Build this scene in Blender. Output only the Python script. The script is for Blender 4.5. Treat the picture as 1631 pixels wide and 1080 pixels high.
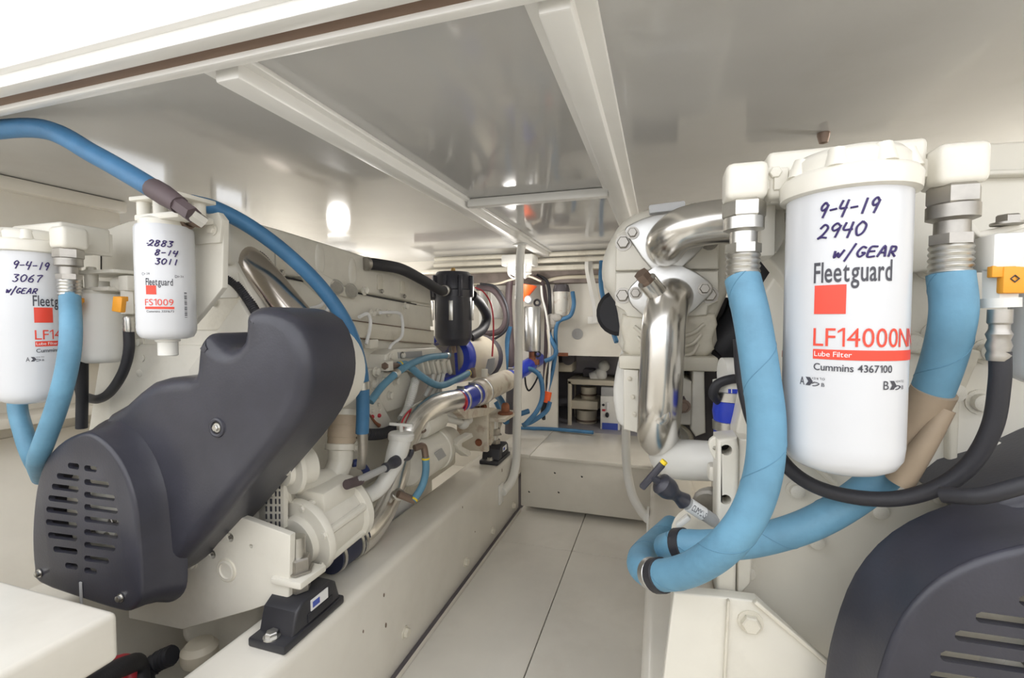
import bpy, bmesh, math, random
from mathutils import Vector as V, Matrix, Euler
from mathutils.geometry import tessellate_polygon
random.seed(7)
for _o in list(bpy.data.objects): bpy.data.objects.remove(_o)
SC = bpy.context.scene
COL = SC.collection

# ------------------------------------------------------------------ camera
FPX = 740.0; CX, CY = 815.5, 540.0; CAMH = 0.95
PIT = math.atan(30 / FPX); YAW = math.atan(234.5 * math.cos(PIT) / FPX)
cam = bpy.data.cameras.new('camera'); cam_o = bpy.data.objects.new('camera', cam)
COL.objects.link(cam_o)
cam.sensor_width = 36.0; cam.lens = 36.0 * FPX / 1631.0; cam.clip_start = 0.01
cam_o.location = (0, 0, CAMH); cam_o.rotation_euler = (math.pi / 2 - PIT, 0, YAW)
SC.camera = cam_o

# ------------------------------------------------------------------ world: open hatch under a bright overcast sky
W = bpy.data.worlds.new('sky'); SC.world = W; W.use_nodes = True
bg = W.node_tree.nodes['Background']; bg.inputs[0].default_value = (0.97, 0.98, 1.0, 1); bg.inputs[1].default_value = 1.75
SC.view_settings.view_transform = 'Standard'; SC.view_settings.look = 'None'
SC.view_settings.exposure = 0.5; SC.view_settings.gamma = 1.0; SC.view_settings.use_curve_mapping = False

# ------------------------------------------------------------------ pixel -> place (a ray met with a known plane)
_R = V((math.cos(YAW), math.sin(YAW), 0)); _Fh = V((-math.sin(YAW), math.cos(YAW), 0)); _Z = V((0, 0, 1))
_F = _Fh * math.cos(PIT) - _Z * math.sin(PIT); _U = _Fh * math.sin(PIT) + _Z * math.cos(PIT)
_C = V((0, 0, CAMH))
def ray(u, v): return _F * FPX + _R * (u - CX) + _U * (CY - v)
def PX(u, v, X): d = ray(u, v); return _C + d * (X / d.x)
def PY(u, v, Y): d = ray(u, v); return _C + d * (Y / d.y)
def PZ(u, v, Z): d = ray(u, v); return _C + d * ((Z - CAMH) / d.z)
def ys(*t): return [PY(*q) for q in t]
def xs(X, *t): return [PX(q[0], q[1], X) for q in t]

# ------------------------------------------------------------------ materials
def mat(name, col, rough=0.4, metal=0.0, var=0.06, scale=9.0, bump=0.0, bscale=60.0, coat=0.0, dirt=None, dirt_amt=0.0, dscale=5.0, trans=0.0):
    m = bpy.data.materials.new(name); m.use_nodes = True
    nt = m.node_tree; n = nt.nodes; L = nt.links; b = n['Principled BSDF']
    b.inputs['Roughness'].default_value = rough; b.inputs['Metallic'].default_value = metal
    b.inputs['Coat Weight'].default_value = coat; b.inputs['Transmission Weight'].default_value = trans
    b.inputs['Coat Roughness'].default_value = 0.12
    tc = n.new('ShaderNodeTexCoord')
    nz = n.new('ShaderNodeTexNoise'); nz.inputs['Scale'].default_value = scale; nz.inputs['Detail'].default_value = 5
    L.new(tc.outputs['Object'], nz.inputs['Vector'])
    mr = n.new('ShaderNodeMapRange'); mr.inputs[1].default_value = 0.3; mr.inputs[2].default_value = 0.7
    mr.inputs[3].default_value = 1 - var; mr.inputs[4].default_value = 1 + var
    L.new(nz.outputs['Fac'], mr.inputs[0])
    mx = n.new('ShaderNodeVectorMath'); mx.operation = 'SCALE'; mx.inputs[0].default_value = col[:3]
    L.new(mr.outputs[0], mx.inputs['Scale'])
    out = mx.outputs[0]
    if dirt:
        dn = n.new('ShaderNodeTexNoise'); dn.inputs['Scale'].default_value = dscale; dn.inputs['Detail'].default_value = 9; dn.inputs['Roughness'].default_value = 0.65
        L.new(tc.outputs['Object'], dn.inputs['Vector'])
        r = n.new('ShaderNodeMapRange'); r.inputs[1].default_value = 0.52; r.inputs[2].default_value = 0.78; r.inputs[3].default_value = 0; r.inputs[4].default_value = dirt_amt
        L.new(dn.outputs['Fac'], r.inputs[0])
        mm = n.new('ShaderNodeMix'); mm.data_type = 'RGBA'
        L.new(r.outputs[0], mm.inputs[0]); L.new(out, mm.inputs[6]); mm.inputs[7].default_value = (*dirt[:3], 1)
        out = mm.outputs[2]
    L.new(out, b.inputs['Base Color'])
    if bump:
        bn = n.new('ShaderNodeTexNoise'); bn.inputs['Scale'].default_value = bscale; bn.inputs['Detail'].default_value = 3
        L.new(tc.outputs['Object'], bn.inputs['Vector'])
        bp = n.new('ShaderNodeBump'); bp.inputs['Strength'].default_value = bump; bp.inputs['Distance'].default_value = 0.004
        L.new(bn.outputs['Fac'], bp.inputs['Height']); L.new(bp.outputs[0], b.inputs['Normal'])
    return m
DIRT = (0.30, 0.24, 0.17)
class M: pass
M.paint = mat('engine_paint', (0.78, 0.75, 0.67), 0.32, var=0.04, dirt=DIRT, dirt_amt=0.25, bump=0.05, bscale=90)
M.paint2 = mat('aged_engine_paint', (0.74, 0.70, 0.60), 0.38, var=0.06, dirt=DIRT, dirt_amt=0.5, bump=0.08, bscale=70, dscale=9)
M.gel = mat('white_gelcoat', (0.80, 0.765, 0.69), 0.24, var=0.03, dirt=(0.5, 0.43, 0.33), dirt_amt=0.2, dscale=3)
M.floorm = mat('floor_gelcoat', (0.76, 0.73, 0.665), 0.34, var=0.03, dirt=(0.5, 0.45, 0.37), dirt_amt=0.25, dscale=4)
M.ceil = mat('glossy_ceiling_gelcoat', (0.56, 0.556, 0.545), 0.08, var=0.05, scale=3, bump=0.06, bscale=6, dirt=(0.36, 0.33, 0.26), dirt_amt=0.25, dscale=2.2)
M.hatch = mat('hatch_gelcoat', (0.86, 0.85, 0.82), 0.3, var=0.02)
M.gasket = mat('brown_gasket', (0.20, 0.13, 0.09), 0.6)
M.black = mat('black_moulded_plastic', (0.044, 0.044, 0.058), 0.33, var=0.15, scale=14, bump=0.06, bscale=240)
M.rubber = mat('black_rubber', (0.022, 0.022, 0.028), 0.55, var=0.15, bump=0.1, bscale=200)
M.mount = mat('black_cast_mount', (0.03, 0.03, 0.036), 0.4, var=0.2, bump=0.08)
M.blue = mat('blue_hose_rubber', (0.135, 0.31, 0.45), 0.55, var=0.14, scale=18, dirt=(0.07, 0.17, 0.26), dirt_amt=0.6, dscale=11, bump=0.12, bscale=120)
M.blued = mat('deep_blue_hose_rubber', (0.05, 0.17, 0.33), 0.5, var=0.15, scale=18, dirt=(0.03, 0.09, 0.18), dirt_amt=0.5, dscale=11, bump=0.1, bscale=120)
M.bluem = mat('hose_seam', (0.095, 0.235, 0.35), 0.6)
M.silicone = mat('blue_silicone', (0.02, 0.05, 0.50), 0.3, var=0.1)
M.chrome = mat('polished_stainless', (0.80, 0.78, 0.75), 0.23, 1.0, var=0.05, scale=20)
M.chromed = mat('heat_tinted_stainless', (0.55, 0.50, 0.45), 0.20, 1.0, var=0.14, scale=8)
M.steel = mat('zinc_steel', (0.62, 0.61, 0.58), 0.30, 1.0, var=0.1, scale=40)
M.dsteel = mat('dull_steel', (0.42, 0.40, 0.37), 0.42, 1.0, var=0.15, scale=40)
M.alu = mat('brushed_aluminium', (0.60, 0.60, 0.59), 0.34, 1.0, var=0.08)
M.can = mat('white_filter_enamel', (0.68, 0.69, 0.715), 0.20, var=0.01)
M.red = mat('red_print', (0.80, 0.07, 0.04), 0.4, var=0.02)
M.ink = mat('black_print', (0.06, 0.06, 0.075), 0.5, var=0.02)
M.pen = mat('violet_marker_ink', (0.035, 0.02, 0.12), 0.5, var=0.1)
M.whitep = mat('white_print', (0.85, 0.85, 0.85), 0.5, var=0.02)
M.orange = mat('orange_tag', (0.85, 0.36, 0.03), 0.5, var=0.05)
M.dayglo = mat('orange_plastic', (0.90, 0.12, 0.02), 0.45, var=0.05)
M.brass = mat('brass', (0.55, 0.36, 0.14), 0.35, 1.0, var=0.15)
M.bronze = mat('bronze_fitting', (0.26, 0.19, 0.15), 0.45, 0.6, var=0.2)
M.sleeve = mat('dark_brown_sleeve', (0.09, 0.065, 0.07), 0.6, var=0.2)
M.beige = mat('beige_sleeve', (0.36, 0.28, 0.20), 0.6, var=0.12)
M.wrap = mat('cloth_wrapped_hose', (0.55, 0.45, 0.34), 0.7, var=0.15, bump=0.3, bscale=40)
M.rust = mat('rusted_steel', (0.27, 0.10, 0.05), 0.8, var=0.3, scale=30)
M.rustp = mat('rust_stained_paint', (0.72, 0.66, 0.55), 0.45, var=0.08, dirt=(0.30, 0.13, 0.05), dirt_amt=0.9, dscale=16)
M.redc = mat('red_cable', (0.55, 0.03, 0.05), 0.4)
M.wood = mat('weathered_wood', (0.24, 0.20, 0.18), 0.7, var=0.25, scale=12, bump=0.2)
M.dark = mat('dark_paint', (0.10, 0.09, 0.10), 0.5, var=0.2)
M.grey = mat('grey_paint', (0.42, 0.42, 0.42), 0.45)
M.lilac = mat('grey_compartment_paint', (0.40, 0.385, 0.42), 0.5, var=0.08)
M.plastic = mat('white_plastic', (0.80, 0.79, 0.75), 0.35, var=0.03)
M.yellow = mat('yellow_band', (0.85, 0.62, 0.03), 0.5)
M.tank = mat('cream_plastic', (0.66, 0.60, 0.48), 0.45, var=0.06)
M.bluepr = mat('blue_print', (0.06, 0.10, 0.45), 0.5)
M.hole = mat('hole_black', (0.02, 0.018, 0.016), 0.8)
M.rag = mat('grey_rag', (0.42, 0.40, 0.37), 0.9, var=0.2)
def lampglass():
    m = mat('frosted_lamp_glass', (0.9, 0.9, 0.88), 0.25, var=0.01)
    b = m.node_tree.nodes['Principled BSDF']; b.inputs['Emission Color'].default_value = (1, 0.97, 0.9, 1); b.inputs['Emission Strength'].default_value = 0.25
    return m
M.glass = lampglass()
def paneglass():
    m = bpy.data.materials.new('window_glass'); m.use_nodes = True; nt = m.node_tree; n = nt.nodes; n.remove(n['Principled BSDF'])
    t = n.new('ShaderNodeBsdfTransparent'); g = n.new('ShaderNodeBsdfGlossy'); g.inputs['Roughness'].default_value = .05; mx = n.new('ShaderNodeMixShader'); mx.inputs[0].default_value = .08
    nt.links.new(t.outputs[0], mx.inputs[1]); nt.links.new(g.outputs[0], mx.inputs[2]); nt.links.new(mx.outputs[0], n['Material Output'].inputs[0]); return m
M.pane = paneglass()

# ------------------------------------------------------------------ mesh helpers
def frame_of(d):
    d = d.normalized(); a = V((0, 0, 1)) if abs(d.z) < 0.9 else V((1, 0, 0))
    e1 = d.cross(a).normalized(); return e1, e1.cross(d).normalized()
def catmull(P, n):
    P = [V(p) for p in P]
    if len(P) < 3: return P
    Q = [P[0] * 2 - P[1]] + P + [P[-1] * 2 - P[-2]]; out = []
    for i in range(1, len(Q) - 2):
        a, b, c, d = Q[i - 1:i + 3]
        for k in range(n):
            t = k / n
            out.append(0.5 * ((2 * b) + (c - a) * t + (2 * a - 5 * b + 4 * c - d) * t * t + (3 * b - a - 3 * c + d) * t ** 3))
    out.append(P[-1]); return out
class MB:
    def __init__(s): s.v = []; s.f = []
    def raw(s, v, f):
        o = len(s.v); s.v += [V(p) for p in v]; s.f += [tuple(i + o for i in q) for q in f]; return s
    def bm(s, bm, mtx=None):
        bm.verts.ensure_lookup_table(); bm.verts.index_update()
        s.raw([(mtx @ w.co) if mtx else w.co.copy() for w in bm.verts], [[w.index for w in q.verts] for q in bm.faces]); bm.free(); return s
    def box(s, c, size, rot=None, bev=0.0, seg=2):
        b = bmesh.new(); bmesh.ops.create_cube(b, size=1)
        for w in b.verts: w.co = V((w.co.x * size[0], w.co.y * size[1], w.co.z * size[2]))
        if bev: bmesh.ops.bevel(b, geom=b.edges[:], offset=min(bev, min(size) * 0.45), segments=seg, profile=0.5, affect='EDGES')
        m = Matrix.Translation(V(c)) @ (rot.to_matrix().to_4x4() if isinstance(rot, Euler) else (rot or Matrix.Identity(4)))
        return s.bm(b, m)
    def bx(s, a, b, bev=0.0, seg=2):
        a = V(a); b = V(b); return s.box((a + b) / 2, [abs(x) for x in (b - a)], None, bev, seg)
    def bar(s, p, q, w, h, bev=0.0):
        p = V(p); q = V(q); d = q - p; e1, e2 = frame_of(d)
        m = Matrix((e1, d.normalized(), e2)).transposed().to_4x4()
        return s.box((p + q) / 2, (w, d.length, h), m, bev)
    def lathe(s, p, d, prof, n=28, hexs=False):
        p = V(p); d = V(d).normalized(); e1, e2 = frame_of(d); rings = []; vs = []; fs = []
        for (r, h) in prof:
            rings.append(len(vs))
            for k in range(n):
                a = 2 * math.pi * (k + .5) / n; vs.append(p + d * h + (e1 * math.cos(a) + e2 * math.sin(a)) * max(r, 1e-5))
        for i in range(len(prof) - 1):
            for k in range(n):
                a, b = rings[i] + k, rings[i] + (k + 1) % n; c, e = rings[i + 1] + (k + 1) % n, rings[i + 1] + k
                fs.append((a, b, c, e))
        fs.append(tuple(range(n - 1, -1, -1))); fs.append(tuple(rings[-1] + k for k in range(n)))
        return s.raw(vs, fs)
    def cyl(s, p, q, r, r2=None, n=24, bev=0.0):
        p = V(p); q = V(q); L = (q - p).length; r2 = r if r2 is None else r2
        if bev: return s.lathe(p, q - p, [(r - bev, 0), (r - bev * .3, bev * .3), (r, bev), (r2, L - bev), (r2 - bev * .3, L - bev * .3), (r2 - bev, L)], n)
        return s.lathe(p, q - p, [(r, 0), (r2, L)], n)
    def tube(s, P, r, n=14, sub=8, rib=None, cap=True):
        Q = catmull(P, sub); m = len(Q)
        if rib:                                   # corrugated: resample finely
            L = [0]
            for i in range(1, m): L.append(L[-1] + (Q[i] - Q[i - 1]).length)
            k = max(8, int(L[-1] / rib * 4)); R2 = []
            j = 0
            for i in range(k + 1):
                t = L[-1] * i / k
                while j < m - 2 and L[j + 1] < t: j += 1
                w = (t - L[j]) / max(1e-9, L[j + 1] - L[j]); R2.append(Q[j].lerp(Q[j + 1], w))
            Q = R2; m = len(Q)
        vs = []; fs = []; e1 = None
        for i in range(m):
            d = (Q[min(i + 1, m - 1)] - Q[max(i - 1, 0)]).normalized()
            if e1 is None: e1, _ = frame_of(d)
            e1 = (e1 - d * e1.dot(d)).normalized(); e2 = d.cross(e1)
            if isinstance(r, (list, tuple)):
                t = i / (m - 1) * (len(r) - 1); a = min(int(t), len(r) - 2); rr = r[a] + (r[a + 1] - r[a]) * (t - a)
            else: rr = r
            if rib: rr *= 1.0 if i % 4 < 2 else 0.86
            for k in range(n):
                an = 2 * math.pi * k / n; vs.append(Q[i] + (e1 * math.cos(an) + e2 * math.sin(an)) * rr)
        for i in range(m - 1):
            for k in range(n): fs.append((i * n + k, i * n + (k + 1) % n, (i + 1) * n + (k + 1) % n, (i + 1) * n + k))
        if cap: fs.append(tuple(range(n - 1, -1, -1))); fs.append(tuple((m - 1) * n + k for k in range(n)))
        return s.raw(vs, fs)
    def torus(s, c, d, R, r, n=28, k=8):
        c = V(c); d = V(d).normalized(); e1, e2 = frame_of(d); vs = []; fs = []
        for i in range(n):
            a = 2 * math.pi * i / n; o = e1 * math.cos(a) + e2 * math.sin(a)
            for j in range(k):
                b = 2 * math.pi * j / k; vs.append(c + o * (R + r * math.cos(b)) + d * (r * math.sin(b)))
        for i in range(n):
            for j in range(k): fs.append((i * k + j, i * k + (j + 1) % k, ((i + 1) % n) * k + (j + 1) % k, ((i + 1) % n) * k + j))
        return s.raw(vs, fs)
    def ball(s, c, r, sc=(1, 1, 1), u=16, v=10):
        b = bmesh.new(); bmesh.ops.create_uvsphere(b, u_segments=u, v_segments=v, radius=r)
        for w in b.verts: w.co = V((w.co.x * sc[0], w.co.y * sc[1], w.co.z * sc[2]))
        return s.bm(b, Matrix.Translation(V(c)))
    def prism(s, poly, into, depth, bev=0.0, holes=(), seg=3):
        """planar 3-D outline, extruded along unit vector `into`; the outline's own face gets a rounded rim"""
        P = [V(p) for p in poly]; into = V(into).normalized()
        c = sum(P, V()) / len(P); e1 = (P[1] - P[0]).normalized(); e1 = (e1 - into * e1.dot(into)).normalized(); e2 = into.cross(e1)
        to2 = lambda p: ((p - c).dot(e1), (p - c).dot(e2))
        base = (P[0] - c).dot(into)
        def area(q): return sum(q[i][0] * q[(i + 1) % len(q)][1] - q[(i + 1) % len(q)][0] * q[i][1] for i in range(len(q))) / 2
        o = [to2(p) for p in P]
        if area(o) < 0: o.reverse()
        hs = []
        for h in holes:
            q = [to2(V(p)) for p in h]
            if area(q) > 0: q.reverse()
            hs.append(q)
        def inset(q, d):
            n = len(q); out = []
            for i in range(n):
                a, b, e = q[i - 1], q[i], q[(i + 1) % n]
                d1 = V((b[0] - a[0], b[1] - a[1])); d2 = V((e[0] - b[0], e[1] - b[1]))
                if d1.length < 1e-9: d1 = d2
                if d2.length < 1e-9: d2 = d1
                d1.normalize(); d2.normalize(); n1 = V((-d1.y, d1.x)); n2 = V((-d2.y, d2.x)); m_ = n1 + n2
                if m_.length < 1e-6: m_ = n1
                m_.normalize(); k = d / max(0.45, m_.dot(n1)); out.append((b[0] + m_.x * k, b[1] + m_.y * k))
            return out
        def p3(q, h): return c + e1 * q[0] + e2 * q[1] + into * (base + h)
        rings = []
        if bev:
            for i in range(seg + 1):
                t = math.pi / 2 * i / seg; rings.append((inset(o, bev * (1 - math.sin(t))), bev * (1 - math.cos(t))))
        else: rings.append((o, 0))
        rings.append((o, depth))
        vs = []; fs = []; n = len(o)
        for (q, h) in rings: vs += [p3(x, h) for x in q]
        for i in range(len(rings) - 1):
            for k in range(n): fs.append((i * n + k, (i + 1) * n + k, (i + 1) * n + (k + 1) % n, i * n + (k + 1) % n))
        for top in (True, False):
            h = 0 if top else depth; ol = rings[0][0] if top else o
            loops = [ol] + hs
            tri = tessellate_polygon([[V((x[0], x[1], 0)) for x in l] for l in loops])
            flat = [p3(x, h) for l in loops for x in l]; off = len(vs); vs += flat
            fs += [tuple(off + i for i in (t if not top else reversed(t))) for t in tri]
        for q in hs:
            off = len(vs); m_ = len(q); vs += [p3(x, 0) for x in q] + [p3(x, depth) for x in q]
            for k in range(m_): fs.append((off + k, off + m_ + k, off + m_ + (k + 1) % m_, off + (k + 1) % m_))
        return s.raw(vs, fs)
    def mesh(s, name, origin, ang=35):
        me = bpy.data.meshes.new(name); me.from_pydata([tuple(p - origin) for p in s.v], [], s.f)
        b = bmesh.new(); b.from_mesh(me); bmesh.ops.remove_doubles(b, verts=b.verts[:], dist=1e-6)
        bmesh.ops.recalc_face_normals(b, faces=b.faces[:]); b.to_mesh(me); b.free()
        me.polygons.foreach_set('use_smooth', [True] * len(me.polygons)); me.set_sharp_from_angle(angle=math.radians(ang)); me.update()
        return me
def circ(c, d, r, n=20, r2=None):
    c = V(c); e1, e2 = frame_of(V(d)); r2 = r2 or r
    return [c + e1 * (r * math.cos(2 * math.pi * k / n)) + e2 * (r2 * math.sin(2 * math.pi * k / n)) for k in range(n)]
def rnd(pts, n=3):                                  # Catmull-smoothed closed outline
    P = [V(p) for p in pts]; N = len(P); out = []
    for i in range(N):
        a, b, c, d = P[i - 1], P[i], P[(i + 1) % N], P[(i + 2) % N]
        for k in range(n):
            t = k / n; out.append(0.5 * ((2 * b) + (c - a) * t + (2 * a - 5 * b + 4 * c - d) * t * t + (3 * b - a - 3 * c + d) * t ** 3))
    return out

def helix(pts, r, pitch, w=.0007, a0=0.0):
    """thin raised seam winding round a hose"""
    Q = catmull(pts, 40); L = 0.0; e1 = None; out = []
    for i in range(len(Q)):
        d = (Q[min(i + 1, len(Q) - 1)] - Q[max(i - 1, 0)]).normalized()
        if e1 is None: e1, _ = frame_of(d)
        e1 = (e1 - d * e1.dot(d)).normalized(); e2 = d.cross(e1)
        if i: L += (Q[i] - Q[i - 1]).length
        a = a0 + 2 * math.pi * L / pitch; out.append(Q[i] + (e1 * math.cos(a) + e2 * math.sin(a)) * r)
    return MB().tube(out, w, n=5, sub=1)

_bolt = {}
def bolt_mesh(kind, mt):
    key = (kind, mt.name)
    if key not in _bolt:
        m = MB(); z = V((0, 0, 1)); o = V((0, 0, 0))
        if kind == 'hex': m.lathe(o, z, [(1.35, 0), (1.35, .22)], 14); m.lathe(o, z, [(1, .2), (1, .85), (.86, 1.0)], 6)
        elif kind == 'cap': m.lathe(o, z, [(1.3, 0), (1.3, .2)], 14); m.lathe(o, z, [(.9, .2), (.9, 1.0), (.75, 1.1)], 14)
        else: m.lathe(o, z, [(1, 0), (1, .5), (.7, .8)], 14)
        me = m.mesh('bolt', V()); me.materials.append(mt); _bolt[key] = me
    return _bolt[key]

THINGS = []
class Thing:
    def __init__(s, name, label, cat=None, group=None, kind=None):
        s.name, s.label, s.cat, s.group, s.kind = name, label, cat, group, kind; s.parts = []; THINGS.append(s)
    def add(s, name, mb, mt, under=None, label=None, kind=None, ang=35):
        p = dict(name=name, mb=mb, mat=mt, under=under, label=label, kind=kind, ang=ang, inst=None); s.parts.append(p); return p
    def bolt(s, pos, d, r=0.008, kind='hex', mt=None, under=None, name='bolt'):
        p = dict(name=name, mb=None, mat=None, under=under, label=None, kind=None, inst=(bolt_mesh(kind, mt or M.paint), V(pos), V(d), r)); s.parts.append(p); return p
    def finish(s):
        allv = [w for p in s.parts if p['mb'] for w in p['mb'].v]
        lo = V([min(w[i] for w in allv) for i in range(3)]); hi = V([max(w[i] for w in allv) for i in range(3)])
        base = V(((lo.x + hi.x) / 2, (lo.y + hi.y) / 2, lo.z))
        single = len(s.parts) == 1 or s.kind == 'structure'
        if single:
            p = s.parts[0]; me = p['mb'].mesh(s.name, base, p['ang']); me.materials.append(p['mat']); root = bpy.data.objects.new(s.name, me)
            rest = s.parts[1:]; p['obj'] = root
        else: root = bpy.data.objects.new(s.name, None); root.empty_display_size = 0.05; rest = s.parts
        COL.objects.link(root); root.location = base
        root['label'] = s.label
        if s.cat: root['category'] = s.cat
        if s.group: root['group'] = s.group
        if s.kind: root['kind'] = s.kind
        for p in rest:
            if p['inst']:
                me, pos, d, r = p['inst']; ob = bpy.data.objects.new(p['name'], me)
                ob.location = pos - base; ob.rotation_mode = 'QUATERNION'; ob.rotation_quaternion = V((0, 0, 1)).rotation_difference(d.normalized()); ob.scale = (r, r, r)
            else:
                me = p['mb'].mesh(p['name'], base, p['ang']); me.materials.append(p['mat']); ob = bpy.data.objects.new(p['name'], me)
            COL.objects.link(ob); p['obj'] = ob
            ob.parent = p['under']['obj'] if (p['under'] and p['under']['obj'] is not root) else root
            if p['label']: ob['label'] = p['label']
            if p['kind']: ob['kind'] = p['kind']
def solo(name, label, cat, mb, mt, group=None, kind=None, ang=35):
    t = Thing(name, label, cat, group, kind); t.add(name, mb, mt, ang=ang); return t

# ---- writing: lettering wrapped on a cylinder standing upright
_glyph = {}
def glyph(ch, bold):
    if (ch, bold) in _glyph: return _glyph[(ch, bold)]
    if ch == '1':
        w = .085 + bold * 2; vs = [(.30 - w, 0), (.30, 0), (.30, .7), (.30 - w, .7), (.30 - w, .7 - w * 1.1), (.04, .50), (.04, .50 + w)]; fs = [(0, 1, 2, 4), (4, 2, 3), (5, 4, 3, 6)]
    else:
        cu = bpy.data.curves.new('t', 'FONT'); cu.body = ch; cu.size = 1; cu.offset = bold; cu.resolution_u = 4
        ob = bpy.data.objects.new('t', cu); COL.objects.link(ob)
        dg = bpy.context.evaluated_depsgraph_get(); me = ob.evaluated_get(dg).to_mesh()
        vs = [(w.co.x, w.co.y) for w in me.vertices]; fs = [tuple(q.vertices) for q in me.polygons]
        ob.evaluated_get(dg).to_mesh_clear(); bpy.data.objects.remove(ob); bpy.data.curves.remove(cu)
    x0 = min(w[0] for w in vs); vs = [(w[0] - x0, w[1]) for w in vs]
    _glyph[(ch, bold)] = (vs, fs, max(w[0] for w in vs)); return _glyph[(ch, bold)]
def text2d(txt, bold=0.0):
    V_, F_, x = [], [], 0.0
    for ch in txt:
        if ch == ' ': x += .28; continue
        vs, fs, w = glyph(ch, bold); o = len(V_); V_ += [(p[0] + x, p[1]) for p in vs]; F_ += [tuple(i + o for i in q) for q in fs]; x += w + .075
    return V_, F_
class Cyl:
    """an upright cylinder that takes print: (u, v) pixels are met with its surface"""
    def __init__(s, x, y, r): s.x, s.y, s.r = x, y, r
    def hit(s, u, v):
        d = ray(u, v); ox, oy = -s.x, -s.y
        A = d.x ** 2 + d.y ** 2; B = 2 * (ox * d.x + oy * d.y); Cc = ox * ox + oy * oy - s.r ** 2; D = B * B - 4 * A * Cc
        if D < 0: D = 0
        t = (-B - math.sqrt(D)) / (2 * A); p = _C + d * t
        return math.atan2(p.y - s.y, p.x - s.x), p.z
    def pt(s, th, z, e=0.0006): return V((s.x + (s.r + e) * math.cos(th), s.y + (s.r + e) * math.sin(th), z))
    def text(s, mb, txt, u0, v0, u1, vtop, bold=0.0, e=0.0006, zfix=None):
        vs, fs = text2d(txt, bold); x0 = min(w[0] for w in vs); x1 = max(w[0] for w in vs)
        cap = 0.70
        t0, z0 = s.hit(u0, v0); t1, z1 = s.hit(u1, v0); _, zt = s.hit(u0, vtop); H = zt - z0
        return mb.raw([s.pt(t0 + (t1 - t0) * (w[0] - x0) / (x1 - x0), z0 + H * w[1] / cap, e) for w in vs], fs)
    def arc_text(s, mb, txt, th0, arc, z0, h, bold=0.0, e=0.0006):
        vs, fs = text2d(txt, bold); x0 = min(w[0] for w in vs); x1 = max(w[0] for w in vs)
        return mb.raw([s.pt(th0 + arc / s.r * (w[0] - x0) / (x1 - x0), z0 + h * w[1] / 0.7, e) for w in vs], fs)
    def rect(s, mb, th0, arc, z0, h, e=0.0005, n=14):
        for k in range(n):
            a, b = th0 + arc / s.r * k / n, th0 + arc / s.r * (k + 1) / n
            mb.raw([s.pt(a, z0, e), s.pt(b, z0, e), s.pt(b, z0 + h, e), s.pt(a, z0 + h, e)], [(0, 1, 2, 3)])
        return mb
    def stroke(s, mb, pts, th0, z0, w, h, slant, pen=0.0011):
        Q = catmull([V((p[0], p[1], 0)) for p in pts], 5) if len(pts) > 2 else [V((p[0], p[1], 0)) for p in pts]
        L = [s.pt(th0 + (q.x * w + q.y * h * slant) / s.r, z0 + q.y * h, 0.0004) for q in Q]
        return mb.tube(L, pen, n=6, sub=1)
HAND = {'9': [[(.85, .8), (.5, 1), (.15, .75), (.35, .5), (.8, .65), (.88, .85), (.75, .4), (.6, 0)]], '-': [[(.1, .45), (.9, .5)]],
        '4': [[(.2, 1), (.1, .5), (.9, .5)], [(.8, 1), (.7, .4), (.6, -.1)]], '1': [[(.55, 1), (.45, 0)]], '2': [[(.1, .75), (.5, 1), (.85, .75), (.5, .3), (.05, .05), (.4, .12), (.95, .05)]],
        '0': [[(.5, 1), (.1, .6), (.3, .05), (.75, .2), (.9, .7), (.5, 1)]], '3': [[(.1, .95), (.8, .95), (.4, .6), (.8, .35), (.5, 0), (.05, .1)]], '6': [[(.75, 1), (.25, .6), (.15, .15), (.6, 0), (.8, .3), (.5, .5), (.2, .3)]],
        '7': [[(.1, .9), (.9, 1), (.55, .5), (.4, 0)]], '8': [[(.8, .9), (.3, .95), (.3, .65), (.8, .35), (.6, 0), (.2, .1), (.3, .45), (.75, .7), (.8, .9)]],
        'w': [[(.05, .7), (.15, .1), (.45, .5), (.6, .1), (.95, .75)]], '/': [[(.75, 1.25), (.2, -.3)]], 'G': [[(.85, .8), (.4, .9), (.1, .4), (.45, .05), (.85, .35), (.5, .4)]],
        'E': [[(.85, .9), (.15, .85), (.1, .05), (.85, .05)], [(.12, .48), (.7, .5)]], 'A': [[(.0, .0), (.5, .95), (.85, 0)], [(.15, .35), (.75, .38)]], 'R': [[(.15, 0), (.2, .9)], [(.2, .9), (.8, .85), (.75, .5), (.2, .45)], [(.35, .45), (.95, .02)]]}
def hand(cyl, mb, txt, th0, z0, w, h, slant=0.2, pen=0.0011):
    for i, ch in enumerate(txt):
        for st in HAND.get(ch, []): cyl.stroke(mb, st, th0 + i * w * 1.12 / cyl.r, z0, w, h, slant, pen)
YD = V((0, 1, 0)); YN = V((0, -1, 0)); XD = V((1, 0, 0)); XN = V((-1, 0, 0)); ZD = V((0, 0, 1)); ZN = V((0, 0, -1))
def zv(u, v, Y): return PY(u, v, Y).z
def shift(pts, dx): return [V((p.x + dx, p.y, p.z)) for p in pts]

# ================================================================== the compartment
fl = Thing('floor', 'cream painted bilge floor between and under the two engines', kind='structure')
fl.add('floor', MB().bx((-2.3, -0.9, -0.05), (1.7, 4.2, -0.012)), M.dark)
for (x0, x1) in ((-0.652, -0.3335), (-0.3305, -0.02)):
    for (y0, y1) in ((-0.6, 1.862), (1.865, 2.28)):
        fl.add('floor_panel', MB().bx((x0, y0, -0.012), (x1, y1, 0.0), 0.0015, 1), M.floorm)
for (x0, x1) in ((-2.2, -0.815), (0.14, 1.6)): fl.add('bilge_panel', MB().bx((x0, -0.6, -0.012), (x1, 3.0, 0.0)), M.gel)

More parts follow.
